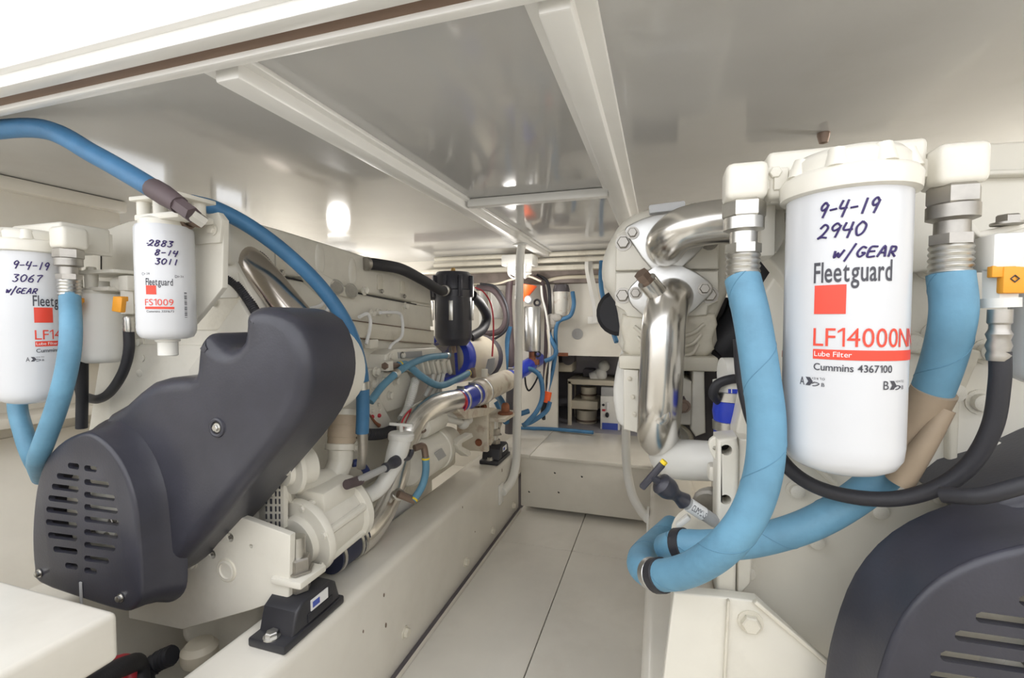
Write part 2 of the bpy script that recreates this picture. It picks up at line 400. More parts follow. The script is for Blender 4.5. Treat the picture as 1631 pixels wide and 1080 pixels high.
def bed(name, label, x0, x1, y1, bolts=(), marks=()):
    t = Thing(name, label, kind='structure'); t.add(name, MB().bx((x0, -0.55, 0), (x1, y1, 0.32), 0.022, 4), M.gel)
    for (u, v) in bolts: t.bolt(PX(u, v, x1), XD, 0.0125, 'hex', M.paint2)
    for (u, v, r) in marks: t.add('paint_chip', MB().prism([PX(u, v, x1 + .0012) + V((0, math.cos(a) * r * .7, math.sin(a) * r * 1.3)) for a in [k * math.pi / 4 for k in range(8)]], XN, .001), M.bronze)
bed('engine_bed_left', 'long cream engine bearer on the left of the walkway with bolts in its side', -0.806, -0.654, 2.19,
    [(817, 805), (783, 846), (741, 895), (645, 1007)], [(612, 948, .004), (615, 996, .005), (579, 1006, .003), (737, 808, .003), (757, 847, .0025), (800, 749, .006), (790, 860, .006)])
bed('engine_bed_right', 'cream engine bearer on the right of the walkway under the blue hose loop', -0.024, 0.135, 2.19)
bed('engine_bed_outer_left', 'outer cream engine bearer behind the slotted black guard', -1.42, -1.27, 2.19)
bed('engine_bed_outer_right', 'outer cream engine bearer far under the right engine', 0.62, 0.77, 2.19)
for (x, z0) in ((-0.654, 0.0),):
    solo('trim_7', 'dark open joint above the ledge strip of the left bearer', None, MB().bx((x + .001, -0.5, 0.0218), (x + 0.0128, 2.185, 0.0236)), M.dark, kind='structure')
    solo('baseboard_left', 'narrow cream ledge strip along the foot of the left bearer', None, MB().bx((x, -0.5, 0.0), (x + 0.012, 2.185, 0.022), 0.003), M.gel, kind='structure')

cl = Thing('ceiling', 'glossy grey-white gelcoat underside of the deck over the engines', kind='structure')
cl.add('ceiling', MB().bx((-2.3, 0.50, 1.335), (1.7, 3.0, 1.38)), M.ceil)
hl = Thing('trim_1', 'bright white hatch coaming edge with brown gasket across the top left', kind='structure')
hl.add('trim_1', MB().bx((-2.3, 0.455, 1.333), (1.7, 0.499, 1.75), 0.004), M.hatch)
hl.add('gasket', MB().bx((-2.3, 0.488, 1.316), (1.7, 0.509, 1.334)), M.gasket)
hl.add('lip', MB().bx((-2.3, 0.508, 1.3085), (1.7, 0.524, 1.334), 0.002).bx((-2.3, 0.466, 1.314), (1.7, 0.489, 1.334), 0.002), M.hatch)
solo('trim_2', 'long white ceiling beam over the left edge of the walkway', None, MB().bx((-0.635, 0.54, 1.303), (-0.59, 2.62, 1.336), 0.004).bx((-0.668, 0.54, 1.326), (-0.575, 2.62, 1.337), 0.003), M.hatch, kind='structure')
solo('trim_3', 'long white ceiling beam over the right edge of the walkway', None, MB().bx((-0.14, 0.54, 1.306), (-0.1, 2.62, 1.336), 0.004).bx((-0.16, 0.54, 1.327), (-0.075, 2.62, 1.337), 0.003), M.hatch, kind='structure')
solo('trim_4', 'short white crossbar between the two ceiling beams', None, MB().bx((-0.585, 1.375, 1.308), (-0.145, 1.405, 1.334), 0.004), M.hatch, kind='structure')

# hull side on the left, with longitudinal ledges and a deck carling
hw = Thing('wall_left', 'cream hull side beyond the left engine', kind='structure')
hw.add('wall_left', MB().prism([V((-1.5, -0.6, -0.05)), V((-2.10, -0.6, 0.55)), V((-2.2, -0.6, 0.55)), V((-2.2, -0.6, -0.05))], YD, 3.6), M.gel)
WIN = [(1.25, 1.56, 1.02, 1.14), (1.79, 1.97, 1.045, 1.125)]  # unseen openings, added so the sky shows as bright streaks in the ceiling gloss
hw.add('upper_side', MB().prism([V((-2.12, -0.6, .5)), V((-2.12, 3.0, .5)), V((-2.12, 3.0, 1.334)), V((-2.12, -0.6, 1.334))], XN, .03,
       holes=[[V((-2.12, a, c)), V((-2.12, b, c)), V((-2.12, b, d)), V((-2.12, a, d))] for (a, b, c, d) in WIN]), M.gel)
for i, (a, b, c, d) in enumerate(WIN):
    w = Thing('window_%d' % (i + 1), ('long' if i == 0 else 'short') + ' hull side window outboard of the left engine', kind='structure')
    w.add('window_frame', MB().prism([V((-2.112, a - .02, c - .02)), V((-2.112, b + .02, c - .02)), V((-2.112, b + .02, d + .02)), V((-2.112, a - .02, d + .02))], XN, .012, .003, holes=[[V((-2.112, a, c)), V((-2.112, b, c)), V((-2.112, b, d)), V((-2.112, a, d))]]), M.hatch)
    w.add('pane', MB().bx((-2.138, a, c), (-2.134, b, d)), M.pane)
hw.add('hull_ledge', MB().bx((-2.2, -0.5, 0.60), (-1.99, 2.9, 0.635), 0.006), M.gel)
hw.add('hull_ledge', MB().bx((-2.2, -0.5, 0.79), (-2.0, 2.9, 0.84), 0.006), M.gel)
hw.add('stainless_rail', MB().cyl((-1.92, -0.3, 0.90), (-1.92, 2.6, 0.90), 0.014), M.chromed)
ca = Thing('trim_5', 'stained cream deck carling along the upper left', kind='structure')
ca.add('trim_5', MB().bx((-1.78, 0.3, 1.19), (-1.69, 1.08, 1.30), 0.004).bx((-1.80, 0.3, 1.298), (-1.655, 1.08, 1.334), 0.006), M.gel)
solo('wall_front', 'cream bulkhead of the open hatch well behind the viewer', None, MB().bx((-2.3, -0.75, -0.05), (1.7, -0.65, 1.0)), M.gel, kind='structure')  # unseen, added to hold back low skylight; height set for the same purpose
solo('wall_right', 'cream hull side beyond the right engine', None, MB().bx((1.6, -0.6, -0.05), (1.7, 3.0, 1.334)), M.gel, kind='structure')

# aft bulkhead with its opening
bw = Thing('wall_back', 'white aft bulkhead panel with an opening into the next compartment', kind='structure')
YB = 2.75
o0 = [PY(888, 566, YB), PY(1075, 562, YB), PY(1075, 700, YB), PY(888, 700, YB)]
x0, x1 = o0[0].x, o0[1].x; zt, zb = o0[0].z, 0.27
bw.add('wall_back', MB().prism([V((-2.2, YB, 0)), V((1.65, YB, 0)), V((1.65, YB, 1.335)), V((-2.2, YB, 1.335))], YD, 0.03,
       holes=[[V((x0, YB, zb)), V((x1, YB, zb)), V((x1, YB, zt)), V((x0, YB, zt))]]), M.gel)
pc = PY(920, 532, YB)
bw.add('deck_plug', MB().lathe(pc + V((0, .002, 0)), YN, [(.033, 0), (.033, .006), (.024, .010), (.0, .010)]).box(pc + V((0, -.012, 0)), (.012, .008, .03), None, .002), M.grey)
bw.add('rust_streak', MB().bx(PY(888, 566, YB - .001) + V((0, 0, -.004)), PY(905, 562, YB + .001), .0), M.rust)
pk = Thing('door_1', 'grey inner compartment seen through the bulkhead opening', kind='structure')
pk.add('door_1', MB().bx((-1.4, 3.62, 0.0), (0.5, 3.66, 1.3)).bx((-1.4, 2.79, 0.18), (0.5, 3.66, 0.262)).bx((-1.43, 2.79, 0), (-1.4, 3.66, 1.3)).bx((0.5, 2.79, 0), (0.53, 3.66, 1.3)).bx((-1.4, 2.79, 1.28), (.5, 3.66, 1.3)), M.lilac)
wb = Thing('trim_6', 'weathered wooden beam under the deck at the aft end', kind='structure')
wb.add('trim_6', MB().bx((-1.5, 2.66, 1.165), (0.2, 2.74, 1.235), 0.004), M.wood)
wb.add('shelf_board', MB().bx((-1.5, 2.60, 1.235), (0.2, 2.745, 1.262), 0.003), M.paint2)
pz1 = [PY(645, 411, 2.58), PY(1000, 403, 2.58)]
solo('conduit_pipe', 'upper cream pipe running across under the ceiling at the aft end', 'pipe', MB().cyl((-1.3, 2.56, 1.318), (0.15, 2.56, 1.318), 0.0135), M.paint2)
solo('conduit_pipe', 'lower cream pipe running across above the wooden beam at the aft end', 'pipe', MB().cyl((-1.3, 2.55, 1.283), (0.15, 2.55, 1.283), 0.0135), M.paint2)

st = Thing('step_locker', 'white locker box across the aft end of the walkway with a hatch lid', 'locker')
st.add('body', MB().bx((-0.650, 2.195, 0.022), (-0.026, 2.74, 0.268), 0.006), M.gel)
st.add('lid', MB().bx((-0.60, 2.183, 0.268), (-0.012, 2.74, 0.285), 0.004), M.gel)
st.add('top_strip', MB().bx((-0.80, 2.195, 0.262), (-0.603, 2.74, 0.284), 0.004), M.gel)
for (u, v) in ((927, 759), (884, 753), (843, 783), (890, 784), (1014, 800)): st.add('paint_chip', MB().cyl(PY(u, v, 2.1952), PY(u, v, 2.1945), .0055, n=10), M.hole)

# ================================================================== grab rails
g = Thing('grab_rail', 'white vertical stanchion pole at the end of the left bearer', 'pole')
P = [V((-0.612, 2.09, 1.306)), PX(828, 420, -.615), PX(826, 560, -.622), PX(823, 690, -.628), PX(822, 735, -.63), PX(815, 765, -.634), PX(800, 784, -.648)]
g.add('tube', MB().tube(P, 0.0195, n=18, sub=8), M.plastic)
q = PX(797, 786, -.653); g.add('foot_plate', MB().box(q + V((.003, 0, 0)), (.008, .05, .085), None, .002), M.plastic)
g.add('top_plate', MB().box((-0.612, 2.09, 1.299), (.07, .07, .008), None, .002), M.plastic)
g = Thing('grab_rail', 'white curved stanchion pole at the end of the right bearer', 'pole')
P = [V((-0.12, 1.82, 1.31))] + ys((997, 480, 1.8), (997, 680, 1.8), (998, 740, 1.79), (1006, 785, 1.76), (1020, 812, 1.70), (1032, 826, 1.62))
g.add('tube', MB().tube(P, 0.0165, n=18), M.plastic)
q = PY(1033, 828, 1.61); g.add('foot_plate', MB().box(V((-.028, q.y, q.z)), (.008, .06, .07), None, .002), M.plastic)

# ================================================================== foreground locker lid
b = Thing('seat_locker', 'white box lid in the near left corner below the black guard', 'locker')
b.add('lid', MB().bx((-1.5, -0.4, 0.425), (-0.79, 0.484, 0.502), 0.010, 3), M.gel)
b.add('base', MB().bx((-1.45, -0.38, 0.0), (-0.96, 0.30, 0.425), 0.006), M.gel)

# ================================================================== belt guards (one pattern, two engines)
def inset3(pts, d):
    c = sum(pts, V()) / len(pts); out = []
    for p in pts: w = p - c; out.append(c + w * (1 - d / w.length))
    return out
SP = 1.446
YG = 0.592
plate_px = [(152, 680), (190, 645), (231, 610), (270, 602), (297, 600), (304, 590), (307, 555), (316, 536), (325, 531), (335, 541), (350, 554), (365, 555), (379, 543), (382, 520), (384, 500), (400, 489), (430, 491),
            (464, 510), (482, 548), (488, 590), (483, 628), (465, 672), (430, 722), (380, 782), (330, 845), (280, 900), (262, 921), (232, 934), (238, 850), (215, 760)]
dome_px = [(53, 905), (50, 860), (52, 813), (59, 765), (74, 728), (98, 703), (128, 690), (150, 694), (175, 715), (197, 750), (213, 800), (220, 860), (224, 920), (222, 955), (208, 973), (190, 974), (135, 957), (62, 930)]
LS = [(325, 378, 487), (272, 378, 540), (248, 375, 592), (232, 372, 648), (222, 370, 703), (220, 368, 763), (230, 368, 825), (255, 370, 890), (312, 372, 965)]
RS = [(403, 462, 500), (403, 520, 570), (403, 548, 632), (403, 562, 692), (403, 568, 750), (403, 563, 812), (403, 550, 872), (403, 520, 935), (403, 462, 988)]
def guard(dx, label, bolts):
    t = Thing('belt_guard', label, 'belt guard', 'belt guards')
    pl = shift([PY(u, v, 0.645) for (u, v) in plate_px], dx)
    pl = rnd(pl, 2)
    t.add('drive_cover', MB().prism(pl, YD, 0.135, 0.03, seg=6), M.black, ang=50)
    dm = shift(rnd([PY(u, v, YG) for (u, v) in dome_px], 3), dx)
    holes = []
    for (a, b_, c) in LS + RS:
        u0, u1 = a / 3, b_ / 3; vc = 580 + c / 3; k = 0.13; h = 4.6; um = (u0 + u1) / 2
        hp = []
        for (uu, dv) in ((u0 + 2, -h), (u1 - 2, -h), (u1, -h + 2.5), (u1, h - 2.5), (u1 - 2, h), (u0 + 2, h), (u0, h - 2.5), (u0, -h + 2.5)): hp.append(PY(uu, vc + dv + (uu - um) * k, YG))
        holes.append(shift(hp, dx))
    d = t.add('slotted_cover', MB().prism(dm, YD, 0.010, 0.008, holes=holes, seg=4), M.black, ang=50)
    c = sum(dm, V()) / len(dm)
    outer = [c + (p - c) * 1.0 + V((0, 0.008, 0)) for p in dm]; inner = [c + (p - c) * 0.955 + V((0, 0.008, 0)) for p in dm]
    m = MB(); n = len(dm)
    prof = [(1.0, .006), (1.02, .03), (1.055, .05), (1.12, .068), (1.13, .075)]
    vs = [c + V(((p.x - c.x) * k, h, (p.z - c.z) * k)) for (k, h) in prof for p in dm] + [c + V(((p.x - c.x) * .96, h, (p.z - c.z) * .96)) for h in (.075, .008) for p in dm]
    r_ = len(prof) + 2
    m.raw(vs, [(i * n + k, (i + 1) * n + k, (i + 1) * n + (k + 1) % n, i * n + (k + 1) % n) for i in range(r_ - 1) for k in range(n)])
    t.add('skirt', m, M.black, ang=50)
    for (u, v) in ((63, 913), (192, 952)):
        t.bolt(shift([PY(u, v, YG - .001)], dx)[0], YN, 0.0065, 'cap', M.steel)
    q = shift([PY(346, 681, .645)], dx)[0]
    t.add('bolt_recess', MB().torus(q, YN, .015, .004), M.black); t.add('recess', MB().cyl(q + V((0, .002, 0)), q + V((0, -.001, 0)), .014), M.hole); t.bolt(q, YN, .0065, 'hex', M.steel)
    q = shift([PY(129, 945, YG - .002)], dx)[0]; t.add('drain_slot', MB().box(q, (.006, .003, .045), None, .001), M.grey)
    # crank pulley behind the slots is a thing of its own
    cc = c + V((0, .035, 0.0))
    return cc
cL = guard(0.0, 'black moulded belt guard with rows of slots at the front of the left engine', None)
cR = guard(SP, 'black moulded belt guard with slots cut by the lower right corner', None)
for (cc, lab) in ((cL, 'cream crankshaft pulley behind the slots of the left black guard'), (cR, 'cream crankshaft pulley behind the slots of the right black guard')):
    t = Thing('crank_pulley', lab, 'pulley', 'crankshaft pulleys')
    t.add('rim', MB().lathe(cc, YD, [(.09, 0), (.12, 0), (.12, .012), (.112, .018), (.12, .026), (.12, .05), (.09, .05)]), M.paint2)
    t.add('hub', MB().lathe(cc, YD, [(.05, -.012), (.06, 0), (.118, .012), (.118, .04), (.03, .04)]), M.paint)
    for k in range(6):
        a = k * math.pi / 3; t.bolt(cc + V((.04 * math.cos(a), -.012, .04 * math.sin(a))), YN, .007, 'hex', M.dsteel)

# ================================================================== filters
FR = 0.059
def big_filter(name, label, dx, th0, dz, hours, ax):
    x, y = ax; c = Cyl(x, y, FR)
    t = Thing(name, label, 'oil filter', 'large white oil filters')
    z0, z1 = 0.783, 1.092
    k = t.add('canister', MB().lathe((x, y, z0), ZD, [(.0, .0), (.03, -.004), (.042, .0), (.052, .006), (.0575, .016), (FR, .03), (FR, z1 - z0)], 64), M.can, ang=50)
    rd = MB(); bk = MB(); pn = MB(); wh = MB()
    d = math.radians
    c.arc_text(bk, 'Fleetguard', th0 - d(1), .070, .990 + dz, .0215, .011)
    c.rect(rd, th0, .0285, .9565 + dz, .0305)
    c.arc_text(rd, 'LF14000NN', th0, .1125, .9225 + dz, .0195)
    c.rect(rd, th0, .1125, .9085 + dz, .0105, n=30)
    c.arc_text(wh, 'Lube Filter', th0 + d(1.5), .033, .9115 + dz, .0055, e=.0009)
    c.arc_text(bk, 'Cummins 4367100', th0 + d(1), .0715, .8965 + dz, .0075, .010)
    for (st_, ch) in ((th0 - d(13.5), 'A'), (th0 + d(62), 'B')):
        c.arc_text(bk, ch, st_, .0055, .879 + dz, .009)
        for (a0, zz) in ((0, 0), (0.003, 0)):
            s0 = st_ + (.0068 + a0 * .6) / FR
            bk.raw([c.pt(s0, .879 + dz), c.pt(s0 + .003 / FR, .879 + dz), c.pt(s0 + .006 / FR, .8835 + dz), c.pt(s0 + .003 / FR, .888 + dz), c.pt(s0, .888 + dz), c.pt(s0 + .003 / FR, .8835 + dz)], [(0, 1, 2, 5), (5, 2, 3, 4)])
        c.arc_text(bk, '+3/4 TO', st_ + .0135 / FR, .0125, .886 + dz, .0025)
        c.stroke(bk, [(0, .6), (.4, .9), (.9, .6), (.5, .2), (.1, .1)], st_ + .0135 / FR, .8785 + dz, .008, .005, 0, .0005)
        c.arc_text(bk, 'B', st_ + .023 / FR, .0028, .879 + dz, .004)
    c.rect(rd, th0 - d(80), .02, .905 + dz, .008)
    for i in range(16): c.rect(bk, th0 - d(80), .009, .95 + dz + i * .0034, .0018 if i % 3 else .0009, n=4)
    hand(c, pn, '9-4-19', th0 - d(-1 if hours == '2940' else 27), 1.058 + dz * .6, .0078, .0155, .25)
    hand(c, pn, hours, th0 - d(-1 if hours == '2940' else 28), 1.036 + dz * .9, .0095, .0145, .2)
    hand(c, pn, 'w/GEAR', th0 + d(15 if hours == '2940' else -38), 1.014 + dz, .0085 if hours == '2940' else .0066, .0115, .3)
    t.add('black_lettering', bk, M.ink, under=k, kind='stuff'); t.add('red_lettering', rd, M.red, under=k, kind='stuff'); t.add('white_lettering', wh, M.whitep, under=k, kind='stuff'); t.add('handwriting', pn, M.pen, under=k, kind='stuff')
    # head casting
    h = Thing('oil_manifold', ('cream cast filter head with pipe elbows over the ' + ('nearest right oil filter' if dx else 'far left oil filter')), 'manifold', 'filter manifolds')
    zc = z1
    h.add('collar', MB().lathe((x, y, zc - .006), ZD, [(.060, 0), (.0655, .002), (.0665, .018), (.063, .024), (.058, .026)], 48), M.paint, ang=50)
    m = MB().lathe((x, y, zc + .018), ZD, [(.058, 0), (.057, .014), (.05, .022), (.0, .024)], 40)
    for k_ in range(8):
        a = k_ * math.pi / 4 + .3; m.cyl((x + .055 * math.cos(a), y + .055 * math.sin(a), zc + .016), (x + .05 * math.cos(a), y + .05 * math.sin(a), zc + .036), .011, .009, n=12)
    h.add('cap', m, M.paint, ang=50)
    h.add('mounting_block', MB().bx((x - .078, y + .012, zc + .004), (x + .08, y + .105, zc + .060), .006, 3).bx((x - .078, y + .05, zc - .06), (x - .06, y + .11, zc + .05), .003).bx((x + .064, y + .05, zc - .0), (x + .078, y + .11, zc + .05), .003), M.paint)
    ends = []
    for s_ in (-1, 1):
        ex = x + s_ * .103
        e = h.add('elbow', MB().lathe((x + s_ * .055, y + .03, zc + .026), (s_, 0, 0), [(.02, 0), (.024, .002), (.024, .016), (.019, .018), (.019, .06)], 6).box((ex, y + .014, zc + .0235), (.046, .046, .044), None, .008, 3), M.paint)
        p_ = lambda z: (ex, y + .012, z)
        h.add('hose_nut', MB().lathe(p_(zc + .003), ZN, [(.021, 0), (.0245, .003), (.0245, .019), (.022, .022)], 6), M.steel if s_ < 0 else M.dsteel, under=e)
        h.add('hose_stem', MB().lathe(p_(zc - .018), ZN, [(.0228, 0), (.0228, .014), (.0155, .017), (.0155, .034)], 24).lathe(p_(zc - .049), ZN, [(.0205, 0), (.0205, .011)], 6), M.steel if s_ < 0 else M.dsteel, under=e)
        pr = [(.0175, 0)]
        for i in range(5): pr += [(.0185, .001 + i * .0066), (.0197, .0035 + i * .0066), (.0185, .006 + i * .0066), (.0175, .0069 + i * .0066)]
        h.add('ferrule', MB().lathe(p_(zc - .0595), ZN, pr, 24), M.steel, under=e)
        ends.append(V((ex, y + .012, zc - .095)))
    for (bx_, bz) in ((-.07, .045),): h.bolt((x + bx_, y + .014, zc + .034), YN, .007, 'hex', M.paint)
    return ends
eR = big_filter('oil_filter', 'large white oil filter marked 2940, nearest on the right', SP, math.radians(-133.5), 0.0, '2940', (0.200, 0.62))
eL = big_filter('oil_filter', 'large white oil filter marked 3067 at the far left edge', 0, math.radians(-22), -0.0115, '3067', (-1.246, 0.62))

# fuel filter on its bracket
xf, yf = -.885, .64; rF = .0468
t = Thing('fuel_filter', 'white fuel filter marked 3011 above the black guard', 'fuel filter'); c = Cyl(xf, yf, rF)
zt_, zb_ = zv(265, 362, yf), zv(265, 540, yf)
k = t.add('canister', MB().lathe((xf, yf, zb_), ZD, [(.0, 0), (.03, .0), (.041, .004), (.0455, .012), (rF, .02), (rF, zt_ - zb_ - .006), (.044, zt_ - zb_)], 56), M.can, ang=50)
t.add('drain_valve', MB().lathe((xf, yf, zb_), ZN, [(.02, -.002), (.02, .004), (.0165, .006), (.0165, .03), (.014, .032)], 12), M.plastic)
rd, bk, pn = MB(), MB(), MB(); th0 = math.radians(-74)
c.arc_text(bk, 'Fleetguard', th0, .041, 1.0125, .0125, .011); c.rect(rd, th0, .0165, .996, .016); c.arc_text(rd, 'FS1009', th0 - .05, .0435, .9765, .0115); c.rect(rd, th0 - .05, .0445, .970, .0042)
c.arc_text(bk, 'Cummins 3331673', th0, .0415, .964, .0038, .004)
for (st_, ch) in ((th0 - .15, 'C'), (th0 + .95, 'D')):
    c.arc_text(bk, ch + '>', st_, .007, 1.030 if ch == 'C' else 1.027, .005); c.arc_text(bk, '3/4', st_ + .19, .005, 1.031 if ch == 'C' else 1.028, .004)
for i in range(14): c.rect(bk, math.radians(-2), .005, .955 + i * .0034, .0018 if i % 3 else .0009, n=3)
hand(c, pn, '2883', math.radians(-68), 1.082, .0085, .0105, .3); c.stroke(pn, [(0, .4), (4.5, .75)], math.radians(-70), 1.082, .0085, .0105, .1, .001); hand(c, pn, '8-14', math.radians(-56), 1.066, .0078, .010, .3); hand(c, pn, '3011', math.radians(-55), 1.050, .0078, .0105, .2)
t.add('black_lettering', bk, M.ink, under=k, kind='stuff'); t.add('red_lettering', rd, M.red, under=k, kind='stuff'); t.add('handwriting', pn, M.pen, under=k, kind='stuff')
h = Thing('filter_bracket', 'cream bracket and head plate holding the fuel filter marked 3011', 'bracket')
h.add('head', MB().lathe((xf, yf, zt_), ZD, [(.040, 0), (.040, .010), (.03, .016), (.018, .018), (.016, .03), (0, .03)], 32).bx((xf - .035, yf - .03, zt_ + .008), (xf + .075, yf + .04, zt_ + .02), .003), M.paint)
h.add('top_plate', MB().bx((xf - .055, yf - .025, zt_ + .047), (xf + .07, yf + .05, zt_ + .055), .002), M.paint)
for (px_, py_) in ((-.04, -.008), (.008, -.012), (.05, .03)): h.add('post', MB().cyl((xf + px_, yf + py_, zt_ + .012), (xf + px_, yf + py_, zt_ + .048), .0115, n=18), M.paint)
pl = [PY(u, v, .70) for (u, v) in ((296, 352), (322, 343), (347, 338), (356, 350), (355, 400), (354, 458), (318, 503), (303, 520), (270, 525), (270, 360))]
h.add('side_plate', MB().prism(pl, YD, .012, .002), M.paint); h.add('flange', MB().prism([PY(u, v, .694) for (u, v) in ((300, 352), (322, 343), (347, 338), (353, 350), (350, 386), (302, 390))], YD, .006, .001), M.paint)
for (u, v) in ((339, 366),): h.bolt(PY(u, v, .693), YN, .0085, 'hex', M.paint)
h.add('banjo_fitting', MB().cyl(PY(300, 348, .66), PY(318, 352, .66), .013, n=18).torus(PY(299, 352, .655), XD, .012, .004), M.bronze)

# coolant filter
xw, yw, rW = PY(162, 520, .74).x, .74, .0445
t = Thing('coolant_filter', 'plain white coolant filter with orange valve tags beside the left oil filter', 'coolant filter')
zt_, zb_ = zv(161, 469, yw), zv(161, 577, yw)
t.add('canister', MB().lathe((xw, yw, zb_), ZD, [(0, 0), (.03, .0), (.038, .004), (.042, .011), (rW, .02), (rW, zt_ - zb_)], 48), M.plastic, ang=50)
hd = t.add('head', MB().lathe((xw, yw, zt_), ZD, [(.038, 0), (.038, .008), (.022, .012), (.018, .03), (0, .03)], 28).bx((xw - .065, yw - .03, zt_ + .006), (xw + .075, yw + .03, zt_ + .015), .002), M.paint)
t.add('top_plate', MB().bx((xw - .07, yw - .035, zt_ + .044), (xw + .10, yw + .05, zt_ + .052), .002), M.paint)
for s_ in (-.048, .005): t.add('post', MB().cyl((xw + s_, yw - .02, zt_ + .012), (xw + s_, yw - .02, zt_ + .046), .0125, n=16), M.paint, under=hd); t.bolt((xw + s_, yw - .02, zt_ + .052), ZD, .009, 'hex', M.paint, under=hd)
vx = PY(205, 450, .735)
for (u, v, Y) in ((120, 487, .68), (190, 485, .69)):
    q = PY(u, v, Y); t.add('valve_tag', MB().box(q, (.022, .012, .032), Euler((0, .15, .2)), .002).box(q + V((.004, .004, .012)), (.012, .016, .01), None, .001), M.orange, label='orange valve tag')
q = PY(208, 452, .74); t.add('valve', MB().cyl(q + V((-.04, 0, .0)), q + V((.015, 0, 0)), .017, n=18).box(q + V((.005, -.005, 0)), (.03, .03, .034), None, .004).cyl(q + V((0, -.005, -.012)), q + V((0, -.005, -.068)), .014, n=6), M.paint)
q = PY(205, 513, .735); t.add('ferrule', MB().lathe(q + V((0, 0, .012)), ZN, [(.010, 0), (.0115, .004), (.0105, .010), (.0118, .016), (.0105, .022), (.0118, .028), (.010, .034)], 18), M.steel)
solo('black_hose', 'black hose curving from the coolant filter valve behind the left blue hose', 'hose', MB().tube(ys((205, 520, .735), (205, 560, .735), (195, 595, .74), (175, 625, .75), (155, 636, .76), (135, 632, .78)), .0105), M.rubber)
solo('black_hose', 'short black hose hanging straight down between left blue hose and black guard', 'hose', MB().tube(ys((131, 560, .73), (131, 620, .73), (130, 682, .73)), .0115), M.rubber)
solo('black_hose', 'black cable loop behind the straight hose left of the black guard', 'cable', MB().tube(ys((126, 570, .77), (121, 600, .78), (127, 640, .78)), .006), M.rubber)

# ================================================================== left engine
E = Thing('marine_engine', 'cream painted left diesel engine with black belt guard at its front', 'engine', 'main engines')
E.add('crankcase', MB().prism(xs(-.875, (385, 552), (420, 545), (568, 538), (690, 547), (704, 560), (706, 700), (640, 780), (520, 850), (420, 850), (385, 820)), XN, .42, .004), M.paint)
E.add('intake_side', MB().prism(xs(-.865, (392, 472), (541, 506), (692, 526), (692, 548), (568, 538), (392, 526)), XN, .40, .004), M.paint2)
E.add('cylinder_head', MB().prism(xs(-.885, (378, 434), (480, 447), (570, 467), (663, 485), (686, 489), (686, 526), (540, 508), (378, 474)), XN, .38, .004), M.paint)
rc = E.add('rocker_cover', MB().prism(xs(-.895, (366, 342), (450, 366), (540, 394), (684, 441), (686, 487), (570, 465), (480, 445), (366, 420)), XN, .30, .010), M.paint)
for (u, v) in ((509, 413), (561, 433)):
    q = PX(u, v, -.895); E.add('rocker_boss', MB().ball(q, .03, (.25, .62, 1.5), 14, 10), M.paint, under=rc)
for (u, v, h_) in ((446, 420, .06), (605, 450, .05), (641, 458, .045)):
    q = PX(u, v, -.893); E.add('rocker_recess', MB().box(q, (.006, .03, h_), None, .002), M.paint2, under=rc); E.bolt(PX(u + 3, v + 14, -.889), XD, .006, 'hex', M.dsteel, under=rc)
for sm in (((400, 478), (541, 507), (686, 527)), ((400, 530), (568, 539), (686, 548))): E.add('joint_line', MB().tube(xs(-.8635, *sm), .0018, n=6), M.bronze)
E.add('gasket_line', MB().tube(xs(-.882, (455, 442), (570, 467), (663, 485)), .0022, n=6), M.rubber)
gp = E.add('sensor_plate', MB().prism(xs(-.872, (478, 440), (505, 430), (572, 470), (566, 476), (540, 470), (525, 482)), XN, .02, .003), M.paint)
for (u, v) in ((536, 457), (559, 463)): q = PX(u, v, -.868); E.add('round_cap', MB().lathe(q, V((1, -.25, .35)), [(.022, -.006), (.022, .004), (.019, .004), (.018, .002), (0, .002)], 24), M.steel, under=gp)
for (u, v) in ((580, 463), (592, 500), (602, 498), (618, 499), (645, 488)): E.bolt(PX(u, v, -.865), XD, .011, 'cap', M.paint)
# front gear case and plates
gc = E.add('gear_case', MB().prism(ys(*[(u, v, .80) for (u, v) in ((128, 380), (205, 352), (250, 345), (352, 372), (400, 470), (430, 560), (430, 760), (420, 880), (330, 960), (200, 960), (120, 800), (140, 690), (160, 560), (130, 470))]), YD, .07, .004), M.paint)
for (u, v) in ((344, 482), (372, 514), (225, 545), (228, 594), (215, 640), (205, 668), (232, 570)): E.bolt(PY(u, v, .80), YN, .010, 'cap', M.paint, under=gc)
E.add('lift_plate', MB().prism(ys(*[(u, v, .785) for (u, v) in ((300, 590), (380, 478), (418, 540), (420, 600), (310, 640))]), YD, .015, .002), M.paint)
E.add('panel_seam', MB().tube(ys((161, 372, .799), (161, 440, .799)), .0014, n=6), M.hole)
E.add('sump', MB().bx((-1.18, .85, .10), (-.92, 1.8, .42), .04, 3), M.paint)
# mount bracket
br = E.add('mount_bracket', MB().prism([PY(u, v, .735) for (u, v) in ((200, 820), (300, 800), (395, 828), (462, 853), (460, 951), (400, 972), (290, 1003), (205, 985))], YD, .014, .002,
     holes=[circ(PY(366, 856, .735), YD, .010, 14), circ(PY(400, 870, .735), YD, .0045, 12), circ(PY(338, 883, .735), YD, .010, 14)]), M.paint)
q = PY(361, 908, .735); E.add('core_plug', MB().lathe(q, YN, [(.021, -.004), (.021, .003), (.017, .004), (.016, .001), (0, .001)], 24), M.paint, under=br); E.add('plug_ring', MB().torus(q, YD, .023, .003), M.paint2, under=br)
for (u, v) in ((366, 856), (338, 883)): E.bolt(PY(u, v, .745), YN, .006, 'cap', M.dsteel, under=br)
E.bolt(PY(307, 897, .735), YN, .010, 'hex', M.paint, under=br)
q = PY(489, 925, .79); E.add('mount_foot', MB().box(V((-.705, .765, .424)), (.075, .075, .014), None, .003), M.paint, under=br)
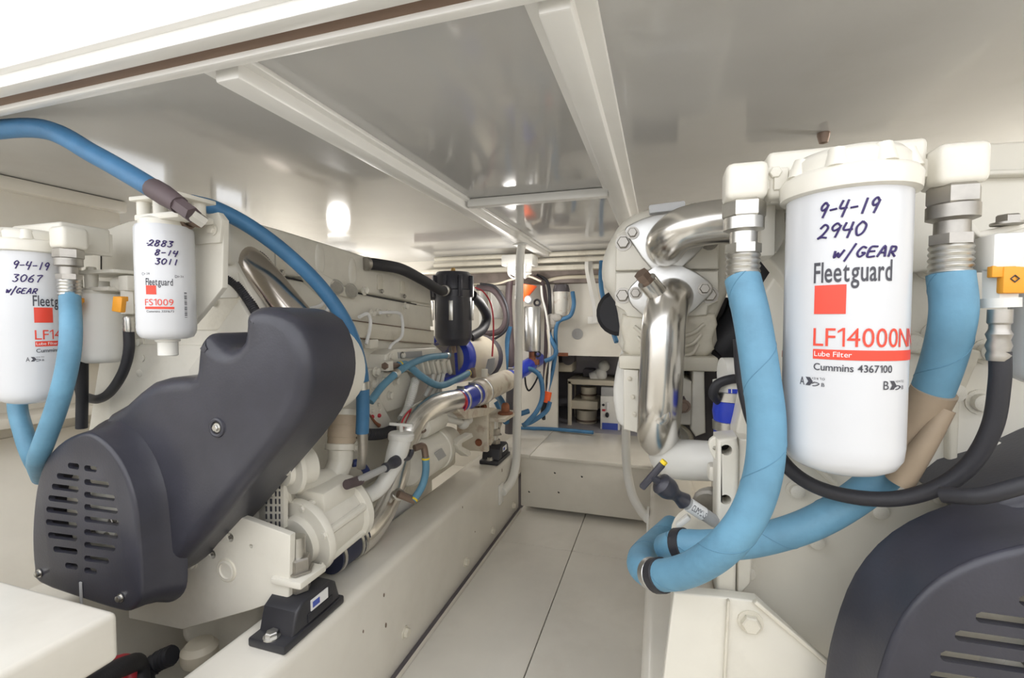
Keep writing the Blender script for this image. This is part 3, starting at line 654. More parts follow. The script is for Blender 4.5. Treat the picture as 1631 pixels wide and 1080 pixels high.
# data plates
dp = E.add('data_rail', MB().prism([PY(u, v, .80) for (u, v) in ((412, 790), (418, 760), (452, 730), (452, 842), (412, 842))], YD, .012, .001), M.paint)
pp = MB()
for (ua, ub) in ((423, 425), (430, 433), (438, 440), (444, 446)):
    for i in range(7): a = PY(ua, 758 + i * 12, .7985); b2 = PY(ub, 767 + i * 12, .7985); pp.bx((a.x, .7982, b2.z), (b2.x, .7998, a.z - .001))
E.add('data_plate_print', pp, M.ink, under=dp, kind='stuff')

def mount(label, c, s=1.0):
    t = Thing('engine_mount', label, 'engine mount', 'black engine mounts'); c = V(c)
    b_ = t.add('base', MB().box(c + V((0, 0, .009)), (.088 * s, .175 * s, .018), None, .004), M.mount)
    prof = [c + V((0, y * s, z)) for (y, z) in ((-.062, .016), (-.05, .06), (-.03, .072), (.05, .072), (.066, .06), (.08, .016))]
    t.add('housing', MB().prism([p + V((.04 * s, 0, 0)) for p in prof], XN, .08 * s, .006), M.mount)
    t.add('side_recess', MB().box(c + V((.0405 * s, .015, .03)), (.004, .075 * s, .018), None, .002), M.rubber)
    tg = t.add('maker_tag', MB().box(c + V((.041 * s, .012, .052)), (.002, .05 * s, .022)), M.whitep)
    t.add('tag_print', MB().box(c + V((.0422 * s, .001, .052)), (.001, .02 * s, .012)), M.bluepr, under=tg)
    for y in (-.072,): t.bolt(c + V((0, y * s, .018)), ZD, .012, 'hex', M.steel)
    t.add('stud', MB().cyl(c + V((0, .0, .07)), c + V((0, 0, .184)), .0145, n=18), M.steel)
    t.add('nut', MB().lathe(c + V((0, 0, .113)), ZD, [(.031, 0), (.031, .004), (.025, .004), (.025, .027), (.022, .030)], 6), M.dsteel)
    t.add('lower_nut', MB().lathe(c + V((0, 0, .074)), ZD, [(.024, 0), (.024, .018)], 6), M.dsteel)
mount('black engine mount with chromed stud on the near end of the left bearer', (-.706, .765, .32))
mount('black engine mount by the rusty flange at the far end of the left bearer', (-.70, 1.96, .32))
# ================================================================== hoses on the left engine
def hose(name, label, pts, r, mt, cat='hose', n=16, clamps=(), rib=None, group=None):
    t = Thing(name, label, cat, group); Q = catmull(pts, 10); t.add('tube', MB().tube(pts, r, n=n, sub=10, rib=rib), mt, ang=60)
    for (f, w, m) in clamps:
        i = min(len(Q) - 2, max(1, int(f * (len(Q) - 1)))); d = (Q[i + 1] - Q[i - 1]).normalized()
        t.add('clamp', MB().lathe(Q[i] - d * w / 2, d, [(r * 1.02, 0), (r * 1.10, .001), (r * 1.10, w - .001), (r * 1.02, w)], 24), m)
    return t
t = Thing('blue_hose', 'dark blue hose with brown sleeve running under the ceiling at upper left', 'hose')
t.add('tube', MB().tube([V((-1.55, .55, 1.313)), V((-1.24, .552, 1.308))] + ys((70, 206, .56), (150, 246, .575), (205, 277, .582), (248, 303, .585)), .0170, sub=8), M.blued)
t.add('sleeve', MB().tube(ys((244, 300, .584), (262, 311, .584), (286, 327, .583)), [.0175, .018, .015]), M.sleeve)
t.add('fitting', MB().cyl(PY(284, 326, .583), PY(308, 343, .582), .0135, n=6), M.sleeve); t.add('steel_end', MB().cyl(PY(305, 341, .582), PY(326, 355, .60), .0105, n=6), M.steel)
t = hose('blue_hose', 'long blue hose arching over the black guard down the left engine side', ys((305, 322, .72), (345, 333, .74), (400, 362, .78), (460, 407, .83), (515, 462, .88), (556, 525, .92), (575, 590, .95), (578, 645, .96), (577, 690, .96)), .0158, M.blued, clamps=[(.80, .020, M.steel)])
t.add('lower_fitting', MB().tube(ys((577, 688, .96), (578, 715, .965), (575, 745, .97)), [.013, .012, .011]), M.dsteel)
hose('blue_hose', 'upper blue hose joining the long hose at the fuel module', [PX(590, 640, -.80), PX(612, 612, -.79), PX(645, 585, -.78), PX(680, 570, -.78), PX(714, 566, -.785)], .0115, M.blue, clamps=[(.42, .02, M.steel), (.98, .012, M.steel)])
hose('blue_hose', 'bright blue hose sagging below the fuel module to the heat exchanger', [PX(634, 582, -.80), PX(650, 582, -.79), PX(672, 600, -.77), PX(700, 614, -.755), PX(728, 604, -.75), PX(750, 592, -.75)], .0125, M.blue, clamps=[(.04, .006, M.yellow), (.97, .006, M.yellow)])
t = hose('blue_hose', 'short blue hose with yellow bands beside the starter motor', [PX(678, 728, -.655), PX(678, 752, -.655), PX(672, 775, -.66), PX(658, 798, -.67)], .0108, M.blue, clamps=[(.03, .006, M.yellow), (.97, .006, M.yellow)])
t.add('upper_elbow', MB().tube([PX(660, 714, -.675), PX(674, 711, -.66), PX(678, 728, -.655)], .0100), M.bronze); t.add('lower_elbow', MB().cyl(PX(660, 797, -.67), PX(634, 787, -.70), .0105, n=12), M.bronze)
# hoses under the left oil filter
hose('blue_hose', 'light blue hose from the left oil filter elbow crossing in front of it', [eL[1] + V((0, 0, .004))] + ys((113, 535, .60), (106, 590, .59), (90, 650, .585), (70, 705, .585), (60, 735, .60), (66, 760, .66)), .0172, M.blue)
hose('blue_hose', 'light blue hose emerging below the left oil filter', [eL[0], V((eL[0].x, eL[0].y + .03, .85))] + ys((28, 640, .66), (38, 690, .65), (50, 725, .65), (62, 748, .67)), .0172, M.blue)

solo('exhaust_pipe', 'heat tinted stainless pipe bending down behind the black guard', 'pipe', MB().tube(ys((330, 430, .86), (358, 412, .85), (388, 412, .845), (420, 440, .84), (452, 480, .84), (492, 530, .84)), .0345, n=24, sub=8), M.chromed, ang=60)
hose('corrugated_conduit', 'black corrugated conduit below the tinted pipe above the guard', ys((355, 440, .80), (375, 452, .80), (394, 475, .80), (408, 498, .80)), .0105, M.rubber, 'conduit', rib=.005)
hose('corrugated_conduit', 'black corrugated conduit along the top of the tinted pipe', ys((352, 384, .85), (385, 390, .86), (415, 408, .87), (436, 432, .88)), .010, M.rubber, 'conduit', rib=.005)
solo('small_hose_fitting', 'small dark sensor fitting standing on the left engine block', 'sensor', MB().lathe(PX(531, 528, -.86), ZD, [(.007, 0), (.007, .02), (.0095, .022), (.0095, .03), (.006, .032), (.006, .045), (.009, .047), (.009, .058)], 14), M.dsteel)
for (lab, pp_) in (('left thin white fuel line on the engine side', [(572, 505), (585, 500), (590, 512), (588, 530), (583, 548)]), ('right thin white fuel line bent down to the fuel module', [(606, 498), (632, 498), (640, 506), (640, 535), (622, 552), (618, 578)]),
                   ('looped white wire below the round caps on the engine side', [(490, 492), (508, 488), (520, 478), (522, 490), (515, 500), (496, 498)])):
    solo('fuel_line', lab, 'fuel line', MB().tube([PX(u, v, -.835) for (u, v) in pp_], .0052, n=10), M.whitep)
solo('junction_block', 'small cream block where the left fuel line ends', 'block', MB().box(PX(592, 548, -.85), (.02, .045, .028), None, .003), M.paint)

# fuel control module
t = Thing('control_module', 'finned cream fuel control module on the left engine side', 'module')
X0 = -.815
t.add('housing', MB().prism([PX(u, v, X0) for (u, v) in ((615, 565), (628, 556), (695, 553), (712, 572), (714, 590), (640, 592), (612, 590))], XN, .06, .006), M.paint)
t.add('name_plate', MB().prism([PX(u, v, X0 + .002) for (u, v) in ((634, 561), (672, 559), (673, 569), (635, 571))], XN, .003), M.grey)
t.add('fin_block', MB().prism([PX(u, v, X0 + .015) for (u, v) in ((640, 580), (714, 572), (714, 594), (680, 597), (660, 590))], XN, .05, .003), M.paint)
for i in range(6):
    u = 668 + i * 9; a = PX(u, 574, X0 + .02); b_ = PX(u + 5, 595, X0 + .02); t.add('fin', MB().bar(a, b_, .010, .02, .002), M.paint)
for (u, v) in ((622, 568), (640, 566)): t.bolt(PX(u, v, X0), XD, .010, 'cap', M.paint)
t = Thing('fuel_pump', 'angular cream pump body below the control module', 'pump')
t.add('body', MB().prism([PX(u, v, -.82) for (u, v) in ((612, 592), (650, 592), (658, 610), (640, 650), (617, 657), (606, 640), (604, 612))], XN, .06, .006), M.paint)
t.add('side_block', MB().prism([PX(u, v, -.835) for (u, v) in ((587, 588), (610, 586), (612, 640), (590, 640))], XN, .05, .005), M.paint)
for (u, v) in ((630, 607), (620, 630), (598, 592), (596, 614), (610, 607)): t.bolt(PX(u, v, -.82), XD, .0125, 'cap', M.paint)
t.add('union', MB().cyl(PX(612, 583, -.80), PX(634, 583, -.80), .011, n=6), M.bronze); t.add('inlet', MB().box(PX(616, 583, -.805), (.03, .03, .03), None, .003), M.paint)
t = Thing('junction_plate', 'triangular cream plate with two red studs on the left engine', 'plate')
t.add('plate', MB().prism([PX(u, v, -.82) for (u, v) in ((584, 640), (604, 634), (622, 668), (626, 684), (585, 684))], XN, .02, .003), M.paint)
for (u, v) in ((593, 664), (604, 662)): t.add('red_stud', MB().ball(PX(u, v, -.818), .0065), M.redc, label='red stud')
for (u, v) in ((602, 645), (593, 655), (604, 653)): t.bolt(PX(u, v, -.82), XD, .006, 'cap', M.paint)
solo('rusty_terminal', 'small rust brown terminal under the red studs', 'terminal', MB().tube([PX(585, 656, -.81), PX(597, 672, -.808), PX(604, 678, -.808)], [.002, .004, .006]), M.rust)
hose('corrugated_hose', 'ribbed black hose behind the white oil filler tube', [PX(572, 690, -.80), PX(590, 692, -.79), PX(612, 690, -.79), PX(635, 680, -.80)], .017, M.rubber, rib=.008)
hose('corrugated_conduit', 'white ribbed conduit under the control module', [PX(662, 605, -.80), PX(655, 632, -.79), PX(648, 655, -.79), (PX(640, 668, -.79))], .0155, M.plastic, 'conduit', rib=.007)
for i, (a, b_) in enumerate((((690, 597), (676, 632)), ((699, 597), (686, 632)), ((706, 596), (694, 630)))):
    solo('injector_lead', ('left', 'middle', 'right')[i] + ' one of three white leads falling from the fins', 'lead', MB().tube([PX(*a, -.80), PX((a[0] + b_[0]) / 2 + 2, (a[1] + b_[1]) / 2, -.795), PX(*b_, -.80)], .008), M.plastic)
solo('red_wire', 'thin red wire loop behind the polished pipe', 'wire', MB().tube([PX(672, 645, -.76), PX(655, 652, -.75), (PX(642, 668, -.75)), PX(636, 690, -.75)], .0028, n=8), M.redc)

# air separator canister
t = Thing('oil_separator', 'black crankcase oil separator canister with toggle clips', 'separator')
xc = -.87; q = PX(722, 500, xc); cx_, cy_ = q.x, q.y; z_ = lambda v: PX(722, v, xc).z; s_ = cy_ / 1.89
R0 = .082
cn = t.add('canister', MB().lathe((cx_, cy_, z_(550)), ZD, [(.02, 0), (R0 * .72, 0), (R0 * .95, .025), (R0, .035), (R0, z_(472) - z_(550))], 32), M.black)
t.add('head', MB().lathe((cx_, cy_, z_(474)), ZD, [(R0 * 1.06, 0), (R0 * 1.06, .03), (R0 * 1.0, .035), (R0 * 1.0, z_(440) - z_(474)), (R0 * .86, z_(434) - z_(474)), (0, z_(432) - z_(474))], 32), M.black)
for k in range(8): a = k * math.pi / 4; t.add('rib', MB().box((cx_ + R0 * 1.03 * math.cos(a), cy_ + R0 * 1.03 * math.sin(a), (z_(474) + z_(440)) / 2), (.02, .02, (z_(440) - z_(474))), Euler((0, 0, a)), .003), M.black)
t.add('top_valve', MB().cyl((cx_, cy_, z_(433)), (cx_, cy_, z_(427)), .012, .009, n=6), M.brass)
for a in (-1.25, .1, -2.6): t.add('toggle_clip', MB().box((cx_ + R0 * 1.08 * math.cos(a), cy_ + R0 * 1.08 * math.sin(a), z_(495)), (.006, .018, .085), Euler((0, 0, a)), .002), M.steel, under=cn)
t.add('bracket', MB().bx((cx_ - .16, cy_ - .05, z_(478)), (cx_ - .06, cy_ + .03, z_(460)), .004), M.black)
t.add('drain_cock', MB().cyl((cx_, cy_, z_(550) + .002), (cx_ + .005, cy_, z_(562)), .011, n=10), M.bronze)
hose('black_hose', 'thick black hose from the rocker cover to the black separator', [PX(582, 420, -.885), PX(605, 422, -.87), PX(640, 429, -.86), PX(675, 447, -.85), PX(700, 462, -.84), PX(712, 462, -.84)], .0195, M.rubber, clamps=[(.03, .014, M.dsteel), (.93, .014, M.steel)])
hose('black_hose', 'black hose looping from the right side of the separator', [PX(752, 470, -.83), PX(766, 485, -.83), PX(775, 505, -.84), PX(768, 525, -.85), PX(748, 538, -.86)], .024, M.rubber)
solo('bracket_plate', 'cream bracket plate behind the black separator', 'bracket', MB().prism([PX(u, v, -.90) for (u, v) in ((654, 455), (670, 456), (685, 462), (690, 520), (662, 515), (660, 500), (654, 478))], XN, .012, .002), M.paint)

# heat exchanger drum and its hoses
t = Thing('exhaust_drum', 'large cream exhaust drum with a blue silicone band', 'drum')
p0 = V((-.93, 1.93, .775)); p1 = V((-.93, 2.42, .745)); d = (p1 - p0).normalized()
t.add('drum', MB().lathe(p0, d, [(.09, 0), (.112, .01), (.118, .03), (.118, .46), (.10, .49)], 36), M.tank, ang=50)
t.add('blue_band', MB().lathe(p0, d, [(.1185, .0), (.121, .01), (.121, .075), (.1185, .08)], 36), M.silicone)
t.add('dark_band', MB().lathe(p0, d, [(.1185, .40), (.123, .41), (.123, .46), (.1185, .47)], 36), M.dark)
t = Thing('heat_exchanger', 'cream gear oil cooler cylinder between two blue silicone sleeves', 'cooler')
a = PX(757, 628, -.72); b_ = PX(806, 606, -.715)
dd = (b_ - a)
t.add('body', MB().lathe(a, dd, [(.04, 0), (.052, .004), (.052, .05), (.055, .052), (.055, .10), (.052, .104), (.052, dd.length)], 30), M.rustp, ang=50)
t.add('clamp_band', MB().lathe(a, dd, [(.0525, .055), (.0575, .057), (.0575, .068), (.0525, .07)], 30), M.steel)
t.add('vent_boss', MB().cyl(PX(772, 600, -.72), PX(772, 588, -.72), .014, n=14), M.paint); t.add('tee', MB().cyl(PX(754, 600, -.74), PX(752, 588, -.74), .013, n=12), M.bronze)
def sleeve(label, p, q, r, w=.014, two=True):
    t = Thing('silicone_sleeve', label, 'hose sleeve', 'blue silicone sleeves'); p = V(p); q = V(q); d = (q - p).normalized(); L = (q - p).length
    t.add('sleeve', MB().lathe(p, d, [(r, 0), (r, L * .3), (r * 1.07, L * .5), (r, L * .7), (r, L)], 26), M.silicone, ang=60)
    for f in ((.12, .72) if two else (.12,)):
        t.add('clamp', MB().lathe(p + d * L * f, d, [(r * 1.0, 0), (r * 1.06, .001), (r * 1.06, w), (r * 1.0, w + .001)], 26), M.steel)
        e1, e2 = frame_of(d); t.add('clamp_screw', MB().cyl(p + d * (L * f + w / 2) + ZD * r * 1.12 - e1 * .012, p + d * (L * f + w / 2) + ZD * r * 1.12 + e1 * .016, .006, n=8), M.steel)
sleeve('blue silicone sleeve joining the polished pipe to the cream cooler', PX(728, 640, -.72), a + dd.normalized() * .006, .044)
sleeve('long blue silicone sleeve leaving the far end of the cream cooler', b_ - dd.normalized() * .01, PX(858, 572, -.70), .040)
t = Thing('coolant_pipe', 'polished stainless pipe curving down beside the left engine to the bearer', 'pipe')
t.add('pipe', MB().tube([PX(736, 637, -.722), PX(715, 640, -.72), PX(690, 648, -.725), PX(664, 668, -.74), PX(646, 698, -.755), PX(634, 740, -.765), PX(620, 780, -.765), PX(602, 820, -.765), PX(580, 850, -.765), PX(562, 864, -.765)], [.040, .040, .041, .042, .044, .044, .044, .044, .043, .043], n=26, sub=8), M.chrome, ang=60)
q = PX(634, 786, -.715); t.add('side_boss', MB().cyl(q, q + V((.012, -.01, 0)), .016, n=14), M.steel)
t.add('red_seal', MB().torus(PX(728, 640, -.72), dd, .0415, .004), M.redc)
t = Thing('rubber_sleeve', 'navy rubber sleeve with two steel clamps below the polished pipe', 'hose sleeve')
p, q = PX(570, 856, -.765), PX(524, 888, -.765); t.add('sleeve', MB().cyl(p, q, .042, n=24), mat('navy_rubber', (.03, .035, .07), .5))
for f in (.08, .24, .86): w = p.lerp(q, f); dq = (q - p).normalized(); t.add('clamp', MB().lathe(w, dq, [(.0425, 0), (.045, .001), (.045, .010), (.0425, .011)], 24), M.steel)
# sea water pump
t = Thing('sea_water_pump', 'cream sea water pump with round flanges behind the mount stud', 'pump')
a = PX(482, 856, -.760); dr = V((.12, 1, .14)).normalized()
t.add('body', MB().lathe(a, dr, [(.05, -.008), (.085, -.004), (.088, .002), (.088, .012), (.075, .016), (.07, .12), (.082, .125), (.084, .14), (.076, .15), (.02, .155)], 34), M.paint, ang=45)
t.add('port_block', MB().box(a + dr * .065 + V((0, 0, .075)), (.10, .10, .05), Euler((.12, 0, -.1)), .006), M.paint)
t.add('bearing_cap', MB().lathe(a, dr, [(.03, -.025), (.055, -.022), (.058, -.005)], 28), M.paint)
for k in range(6):
    an = k * math.pi / 3 + .3; e1, e2 = frame_of(dr); o = (e1 * math.cos(an) + e2 * math.sin(an))
    t.add('web', MB().cyl(a + dr * .015 + o * .074, a + dr * .125 + o * .072, .010, n=10), M.paint); t.bolt(a + dr * -.001 + o * .077 - dr * .0, -dr, .008, 'hex', M.paint)
t.bolt(PX(481, 768, -.74), ZD, .009, 'hex', M.dsteel)
# water elbow with wrapped hose
t = Thing('water_elbow', 'cream cast water elbow under the cloth wrapped hose', 'elbow')
t.add('elbow', MB().tube([PX(468, 765, -.79), PX(500, 768, -.775), PX(528, 762, -.765), PX(541, 738, -.76), PX(543, 715, -.76)], .030, n=22), M.paint, ang=60)
t.add('flange', MB().lathe(PX(470, 766, -.79), V((-1, -.6, 0)), [(.045, 0), (.05, .004), (.05, .014)], 24), M.paint)
t = Thing('wrapped_hose', 'tan cloth wrapped hose with two pale clamps beside the guard', 'hose')
a, b_ = PX(543, 716, -.76), PX(549, 652, -.765); dd = (b_ - a).normalized(); L_ = (b_ - a).length
t.add('hose', MB().lathe(a, dd, [(.031, 0), (.034, .004), (.034, L_ * .3), (.0355, L_ * .32), (.035, L_ * .6), (.0365, L_ * .62), (.035, L_)], 26), M.wrap)
for f in (.07, .93): t.add('clamp', MB().lathe(a + dd * L_ * f, dd, [(.035, -.008), (.038, -.007), (.038, .007), (.035, .008)], 24), M.paint); t.bolt(a + dd * L_ * f + V((.036, .012, 0)), XD, .010, 'hex', M.paint)
t = Thing('thermostat_pipe', 'cream rounded housing edge showing behind the black guard', 'housing')
t.add('housing', MB().lathe(V((-.70, .81, .845)), YD, [(.06, 0), (.090, .0), (.095, .01), (.095, .05), (.085, .06)], 36), M.paint)
t.add('pulley', MB().lathe(V((-.70, .775, .845)), YD, [(.05, 0), (.075, .0), (.08, .025), (.05, .04)], 30), M.paint2)
t = Thing('alternator_pulley_housing', 'cream round accessory housing below the black guard edge', 'housing')
q = PX(470, 745, -.76); t.add('housing', MB().lathe(q + V((-.0, -.02, 0)), V((.35, 1, 0)), [(.02, -.012), (.03, -.01), (.032, 0), (.052, .004), (.052, .014), (.042, .018), (.040, .05)], 28), M.paint)
t.add('lug', MB().box(q + V((-.055, -.01, -.03)), (.03, .05, .06), None, .004), M.paint); t.bolt(q + V((.02, -.045, .01)), YN, .008, 'hex', M.paint)
# oil filler with T handle
t = Thing('oil_filler', 'white oil filler tube with flared top and T handle cap', 'oil filler')
P = [PX(638, 700, -.685), PX(632, 722, -.685), PX(622, 750, -.688), PX(606, 776, -.70), PX(585, 790, -.715), PX(560, 796, -.73)]
t.add('tube', MB().tube(P, [.030, .029, .022, .020, .020, .020], n=22), M.plastic, ang=60)
q = PX(639, 694, -.685); ax_ = V((.06, .05, 1)); cp = t.add('cap', MB().lathe(q, ax_, [(.034, -.012), (.036, -.008), (.036, .004), (.032, .009), (.01, .012)], 28), M.plastic)
t.add('handle', MB().cyl(q, q + V((0, 0, .032)), .006, n=12).bar(q + V((-.03, -.012, .034)), q + V((.03, .012, .028)), .010, .008, .002), M.plastic, under=cp)
t.add('collar', MB().cyl(PX(560, 796, -.73), PX(545, 786, -.735), .034, .034, n=20), M.paint2)
t = Thing('dipstick', 'black handled dipstick in grey tube across the oil filler', 'dipstick', 'dipsticks')
t.add('tube', MB().cyl(PX(560, 770, -.68), PX(612, 746, -.67), .009, n=14), M.grey); t.add('socket', MB().cyl(PX(552, 772, -.682), PX(574, 765, -.68), .0115, n=14), M.sleeve)
t.add('grip', MB().lathe(PX(612, 746, -.67), PX(642, 728, -.665) - PX(612, 746, -.67), [(.011, 0), (.013, .004), (.010, .02), (.013, .03), (.016, .04), (.016, .055), (.010, .058)], 16), M.black)
t.add('pull', MB().tube([PX(640, 731, -.665), PX(650, 730, -.665), PX(655, 722, -.665), PX(656, 716, -.665)], .007), M.black)
hose('blue_hose', 'navy hose arching behind the dipstick tube', [PX(562, 738, -.76), PX(572, 738, -.75), PX(582, 748, -.75), PX(587, 760, -.75)], .010, mat('navy_hose', (.03, .05, .2), .45))
# starter motor
t = Thing('starter_motor', 'cream starter motor with solenoid low on the left engine', 'starter')
a = V((-.745, 1.26, .500)); dr = V((.02, 1, .02)).normalized()
t.add('motor', MB().lathe(a, dr, [(.03, -.012), (.062, -.008), (.070, .004), (.070, .17), (.074, .172), (.074, .20), (.06, .22), (.05, .30), (.04, .31)], 30), M.paint, ang=45)
t.add('rear_plug', MB().cyl(a + V((.0, -.018, -.028)), a + V((0, -.006, -.028)), .014, n=14), M.rubber)
t.add('sticker', MB().prism([PX(u, v, -.672) for (u, v) in ((693, 722), (704, 714), (711, 726), (699, 734))], XN, .003), M.grey)
c2 = a + V((.02, .07, .105)); so = t.add('solenoid', MB().lathe(c2, dr, [(.02, -.012), (.034, -.008), (.036, .004), (.036, .11), (.03, .125)], 24), M.paint, ang=45)
for (dx_, dz_) in ((-.012, .01), (.014, -.006)): t.add('terminal', MB().cyl(c2 + V((dx_, -.012, dz_)), c2 + V((dx_, -.036, dz_)), .007, n=8), M.bronze, under=so)
t.add('terminal_boot', MB().lathe(c2 + V((.0, -.014, 0)), YN, [(.02, 0), (.02, .008), (.012, .01), (.012, .02)], 18), M.rubber, under=so)
for i, (dz_, r_) in enumerate(((.05, .012), (.06, .009))): solo('sensor_lead', ('lower', 'upper')[i] + ' white loomed lead above the starter solenoid', 'lead', MB().tube([PX(690, 658 - i * 6, -.74), PX(715, 668 - i * 8, -.73), PX(735, 673 - i * 8, -.725)], r_), M.plastic)
t = Thing('sensor_fitting', 'rounded white sensor fitting above the starter motor', 'sensor'); q = PX(738, 674, -.725); t.add('body', MB().ball(q, .024, (1, 1.2, 1)), M.plastic); t.add('stem', MB().cyl(q, q + V((0, .05, .005)), .02, n=14), M.plastic); t.bolt(q + V((0, 0, .02)), ZD, .010, 'hex', M.dsteel)
solo('support_strap', 'folded cream strap bracket beside the starter motor', 'bracket', MB().prism([PX(u, v, -.66) for (u, v) in ((752, 690), (732, 702), (727, 709), (731, 716), (746, 727), (751, 724), (749, 718), (736, 711), (736, 706), (754, 696))], XN, .03, .002), M.paint)
solo('lower_casting', 'dark toothed flywheel casting edge under the starter motor', 'casting', MB().bx((-.90, 1.1, .335), (-.82, 1.8, .43), .01), M.paint2)
t = Thing('shelf_bracket', 'cream shelf plate under the gear oil cooler', 'bracket')
t.add('plate', MB().prism([PX(u, v, -.69) for (u, v) in ((728, 652), (765, 650), (792, 650), (775, 662), (742, 668))], XN, .10, .002), M.rustp)
# rusty rear mounting bracket
t = Thing('mount_arm', 'cream rear mounting arm with rust stains and bolted flange', 'bracket')
t.add('arm', MB().bx((-.83, 1.90, .505), (-.635, 2.10, .522), .003).prism([V((-.70, 1.9, .505)), V((-.70, 2.1, .505)), V((-.70, 2.02, .43)), V((-.70, 1.9, .40))], XN, .014), M.rustp)
t.add('back_plate', MB().bx((-.845, 1.86, .38), (-.70, 1.885, .60), .003), M.rustp)
for i in range(4): t.bolt((-.82 + i * .035, 1.859, .565 + i * .004), YN, .010, 'hex', M.rust)
t.bolt((-.74, 1.859, .42), YN, .012, 'hex', M.rust)
t.add('rusty_boss', MB().lathe((-.665, 2.0, .522), ZD, [(.035, 0), (.034, .008), (.02, .012), (.018, .04), (.012, .05)], 18), M.rust)
solo('red_cable', 'red cable end hanging between the polished pipe and the left bearer', 'cable', MB().tube([PX(626, 790, -.76), PX(620, 812, -.76), PX(612, 840, -.77)], .009), M.redc)
solo('white_bag', 'crumpled white plastic sheet down behind the left bearer', 'sheet', MB().prism(rnd([PX(u, v, -.82) for (u, v) in ((600, 800), (640, 790), (660, 800), (640, 830), (610, 850), (590, 840))], 2), XN, .01, .002), M.whitep)
# bilge under the left engine front
hose('red_hose', 'red hose end under the near left box lid', [V((-.90, .36, .33)), PZ(170, 1062, .30), PZ(205, 1090, .22), V((-.83, .42, .08))], .012, M.redc)
hose('black_hose', 'thick black hose beside the red hose under the box lid', [V((-.86, .44, .36)), PZ(196, 1062, .28), PZ(222, 1085, .20), V((-.83, .50, .06))], .018, M.rubber)
hose('corrugated_conduit', 'black corrugated hose in the bilge below the mount bracket', [PZ(225, 1082, .16), PZ(248, 1056, .18), PZ(275, 1043, .20)], .022, M.rubber, 'conduit', rib=.010)
solo('bilge_float', 'pale yellow round cap in the bilge beside the left bearer', 'cap', MB().lathe(PZ(318, 1032, .20) + V((0, 0, -.03)), ZD, [(.034, 0), (.038, .01), (.038, .03), (.028, .042), (0, .046)], 26), M.tank)
# ================================================================== right engine
YF = 0.78
E = Thing('marine_engine', 'cream painted right diesel engine with large front plate and bolts', 'engine', 'main engines')
fp = [(1172, 690), (1200, 560), (1215, 470), (1260, 400), (1450, 300), (1500, 232), (1631, 224), (1900, 205), (2050, 400), (2050, 1150), (1420, 1150), (1180, 960)]
gc = E.add('gear_case', MB().prism([PY(u, v, YF) for (u, v) in fp], YD, .07, .004), M.paint)
E.add('block', MB().bx((.18, .85, .32), (.72, 1.75, .98), .02), M.paint); E.add('rocker_cover', MB().bx((.26, .87, .98), (.66, 1.72, 1.15), .03, 3), M.paint)
for (u, v, r) in ((1484, 421, .017), (1490, 534, .014), (1515, 624, .013), (1577, 712, .012), (1268, 780, .011), (1298, 860, .011), (1190, 908, .0115), (1450, 545, .012), (1398, 812, .011), (1570, 560, .013), (1490, 790, .009), (1560, 640, .013)):
    E.bolt(PY(u, v, YF), YN, r, 'cap', M.paint, under=gc)
E.add('lower_rib', MB().prism([PY(u, v, YF - .012) for (u, v) in ((1440, 545), (1520, 552), (1575, 560), (1700, 565), (1700, 575), (1560, 572), (1530, 640), (1525, 760), (1512, 760), (1510, 570), (1440, 560))], YD, .014, .003), M.paint2, under=gc)
E.add('top_rail', MB().prism([PY(u, v, YF - .015) for (u, v) in ((1555, 270), (1640, 268), (1800, 262), (1800, 272), (1640, 277), (1555, 280))], YD, .016, .003), M.paint, under=gc)
# left flange with two holes
E.add('edge_flange', MB().prism([PY(u, v, .735) for (u, v) in ((1142, 700), (1175, 697), (1178, 720), (1172, 955), (1140, 945))], YD, .05, .006, holes=[circ(PY(1157, 717, .735), YD, .008, 14), circ(PY(1156, 796, .735), YD, .0075, 14)]), M.paint)
E.add('edge_web', MB().prism([PY(u, v, .745) for (u, v) in ((1176, 698), (1256, 704), (1262, 720), (1210, 760), (1196, 930), (1174, 955))], YD, .04, .004), M.paint)
E.add('diagonal_web', MB().tube(ys((1290, 735, .772), (1330, 772, .772)), .004, n=8), M.paint2, under=gc)
for (p, q) in (((1157, 717), .008), ((1156, 796), .0075)): E.add('dark_hole', MB().cyl(PY(*p, .765), PY(*p, .768), q * 1.1, n=14), M.hole)
# near mount bracket
br = E.add('mount_bracket', MB().prism([PY(u, v, .71) for (u, v) in ((1073, 944), (1160, 952), (1206, 958), (1340, 1080), (1380, 1130), (1050, 1130))], YD, .02, .003), M.paint)
E.add('bracket_seam', MB().bar(PY(1160, 954, .709), PY(1152, 1110, .709), .010, .004, .002), M.paint2, under=br); E.bolt(PY(1195, 990, .71), YN, .0125, 'hex', M.paint2, under=br)
E.add('bracket_side', MB().bx(PY(1074, 946, .712), (PY(1074, 946, .71).x + .012, .90, .33), .002), M.paint)
E.add('bracket_gusset', MB().prism([PY(u, v, .704) for (u, v) in ((1206, 958), (1350, 1080), (1400, 1130), (1392, 1130), (1342, 1082), (1200, 962))], YD, .008, .002), M.paint2, under=br)
# bracket behind the filter
E.add('filter_mount', MB().prism([PY(u, v, .735) for (u, v) in ((1205, 300), (1290, 280), (1500, 240), (1540, 250), (1540, 420), (1300, 460), (1262, 460), (1218, 405), (1205, 400))], YD, .045, .004), M.paint)
E.add('mount_rib', MB().prism([PY(u, v, .70) for (u, v) in ((1212, 330), (1250, 318), (1252, 380), (1238, 402), (1216, 398))], YD, .03, .004), M.paint)
E.add('oil_tray', MB().bx((.17, .80, .10), (.6, 1.75, .34), .03), M.paint)

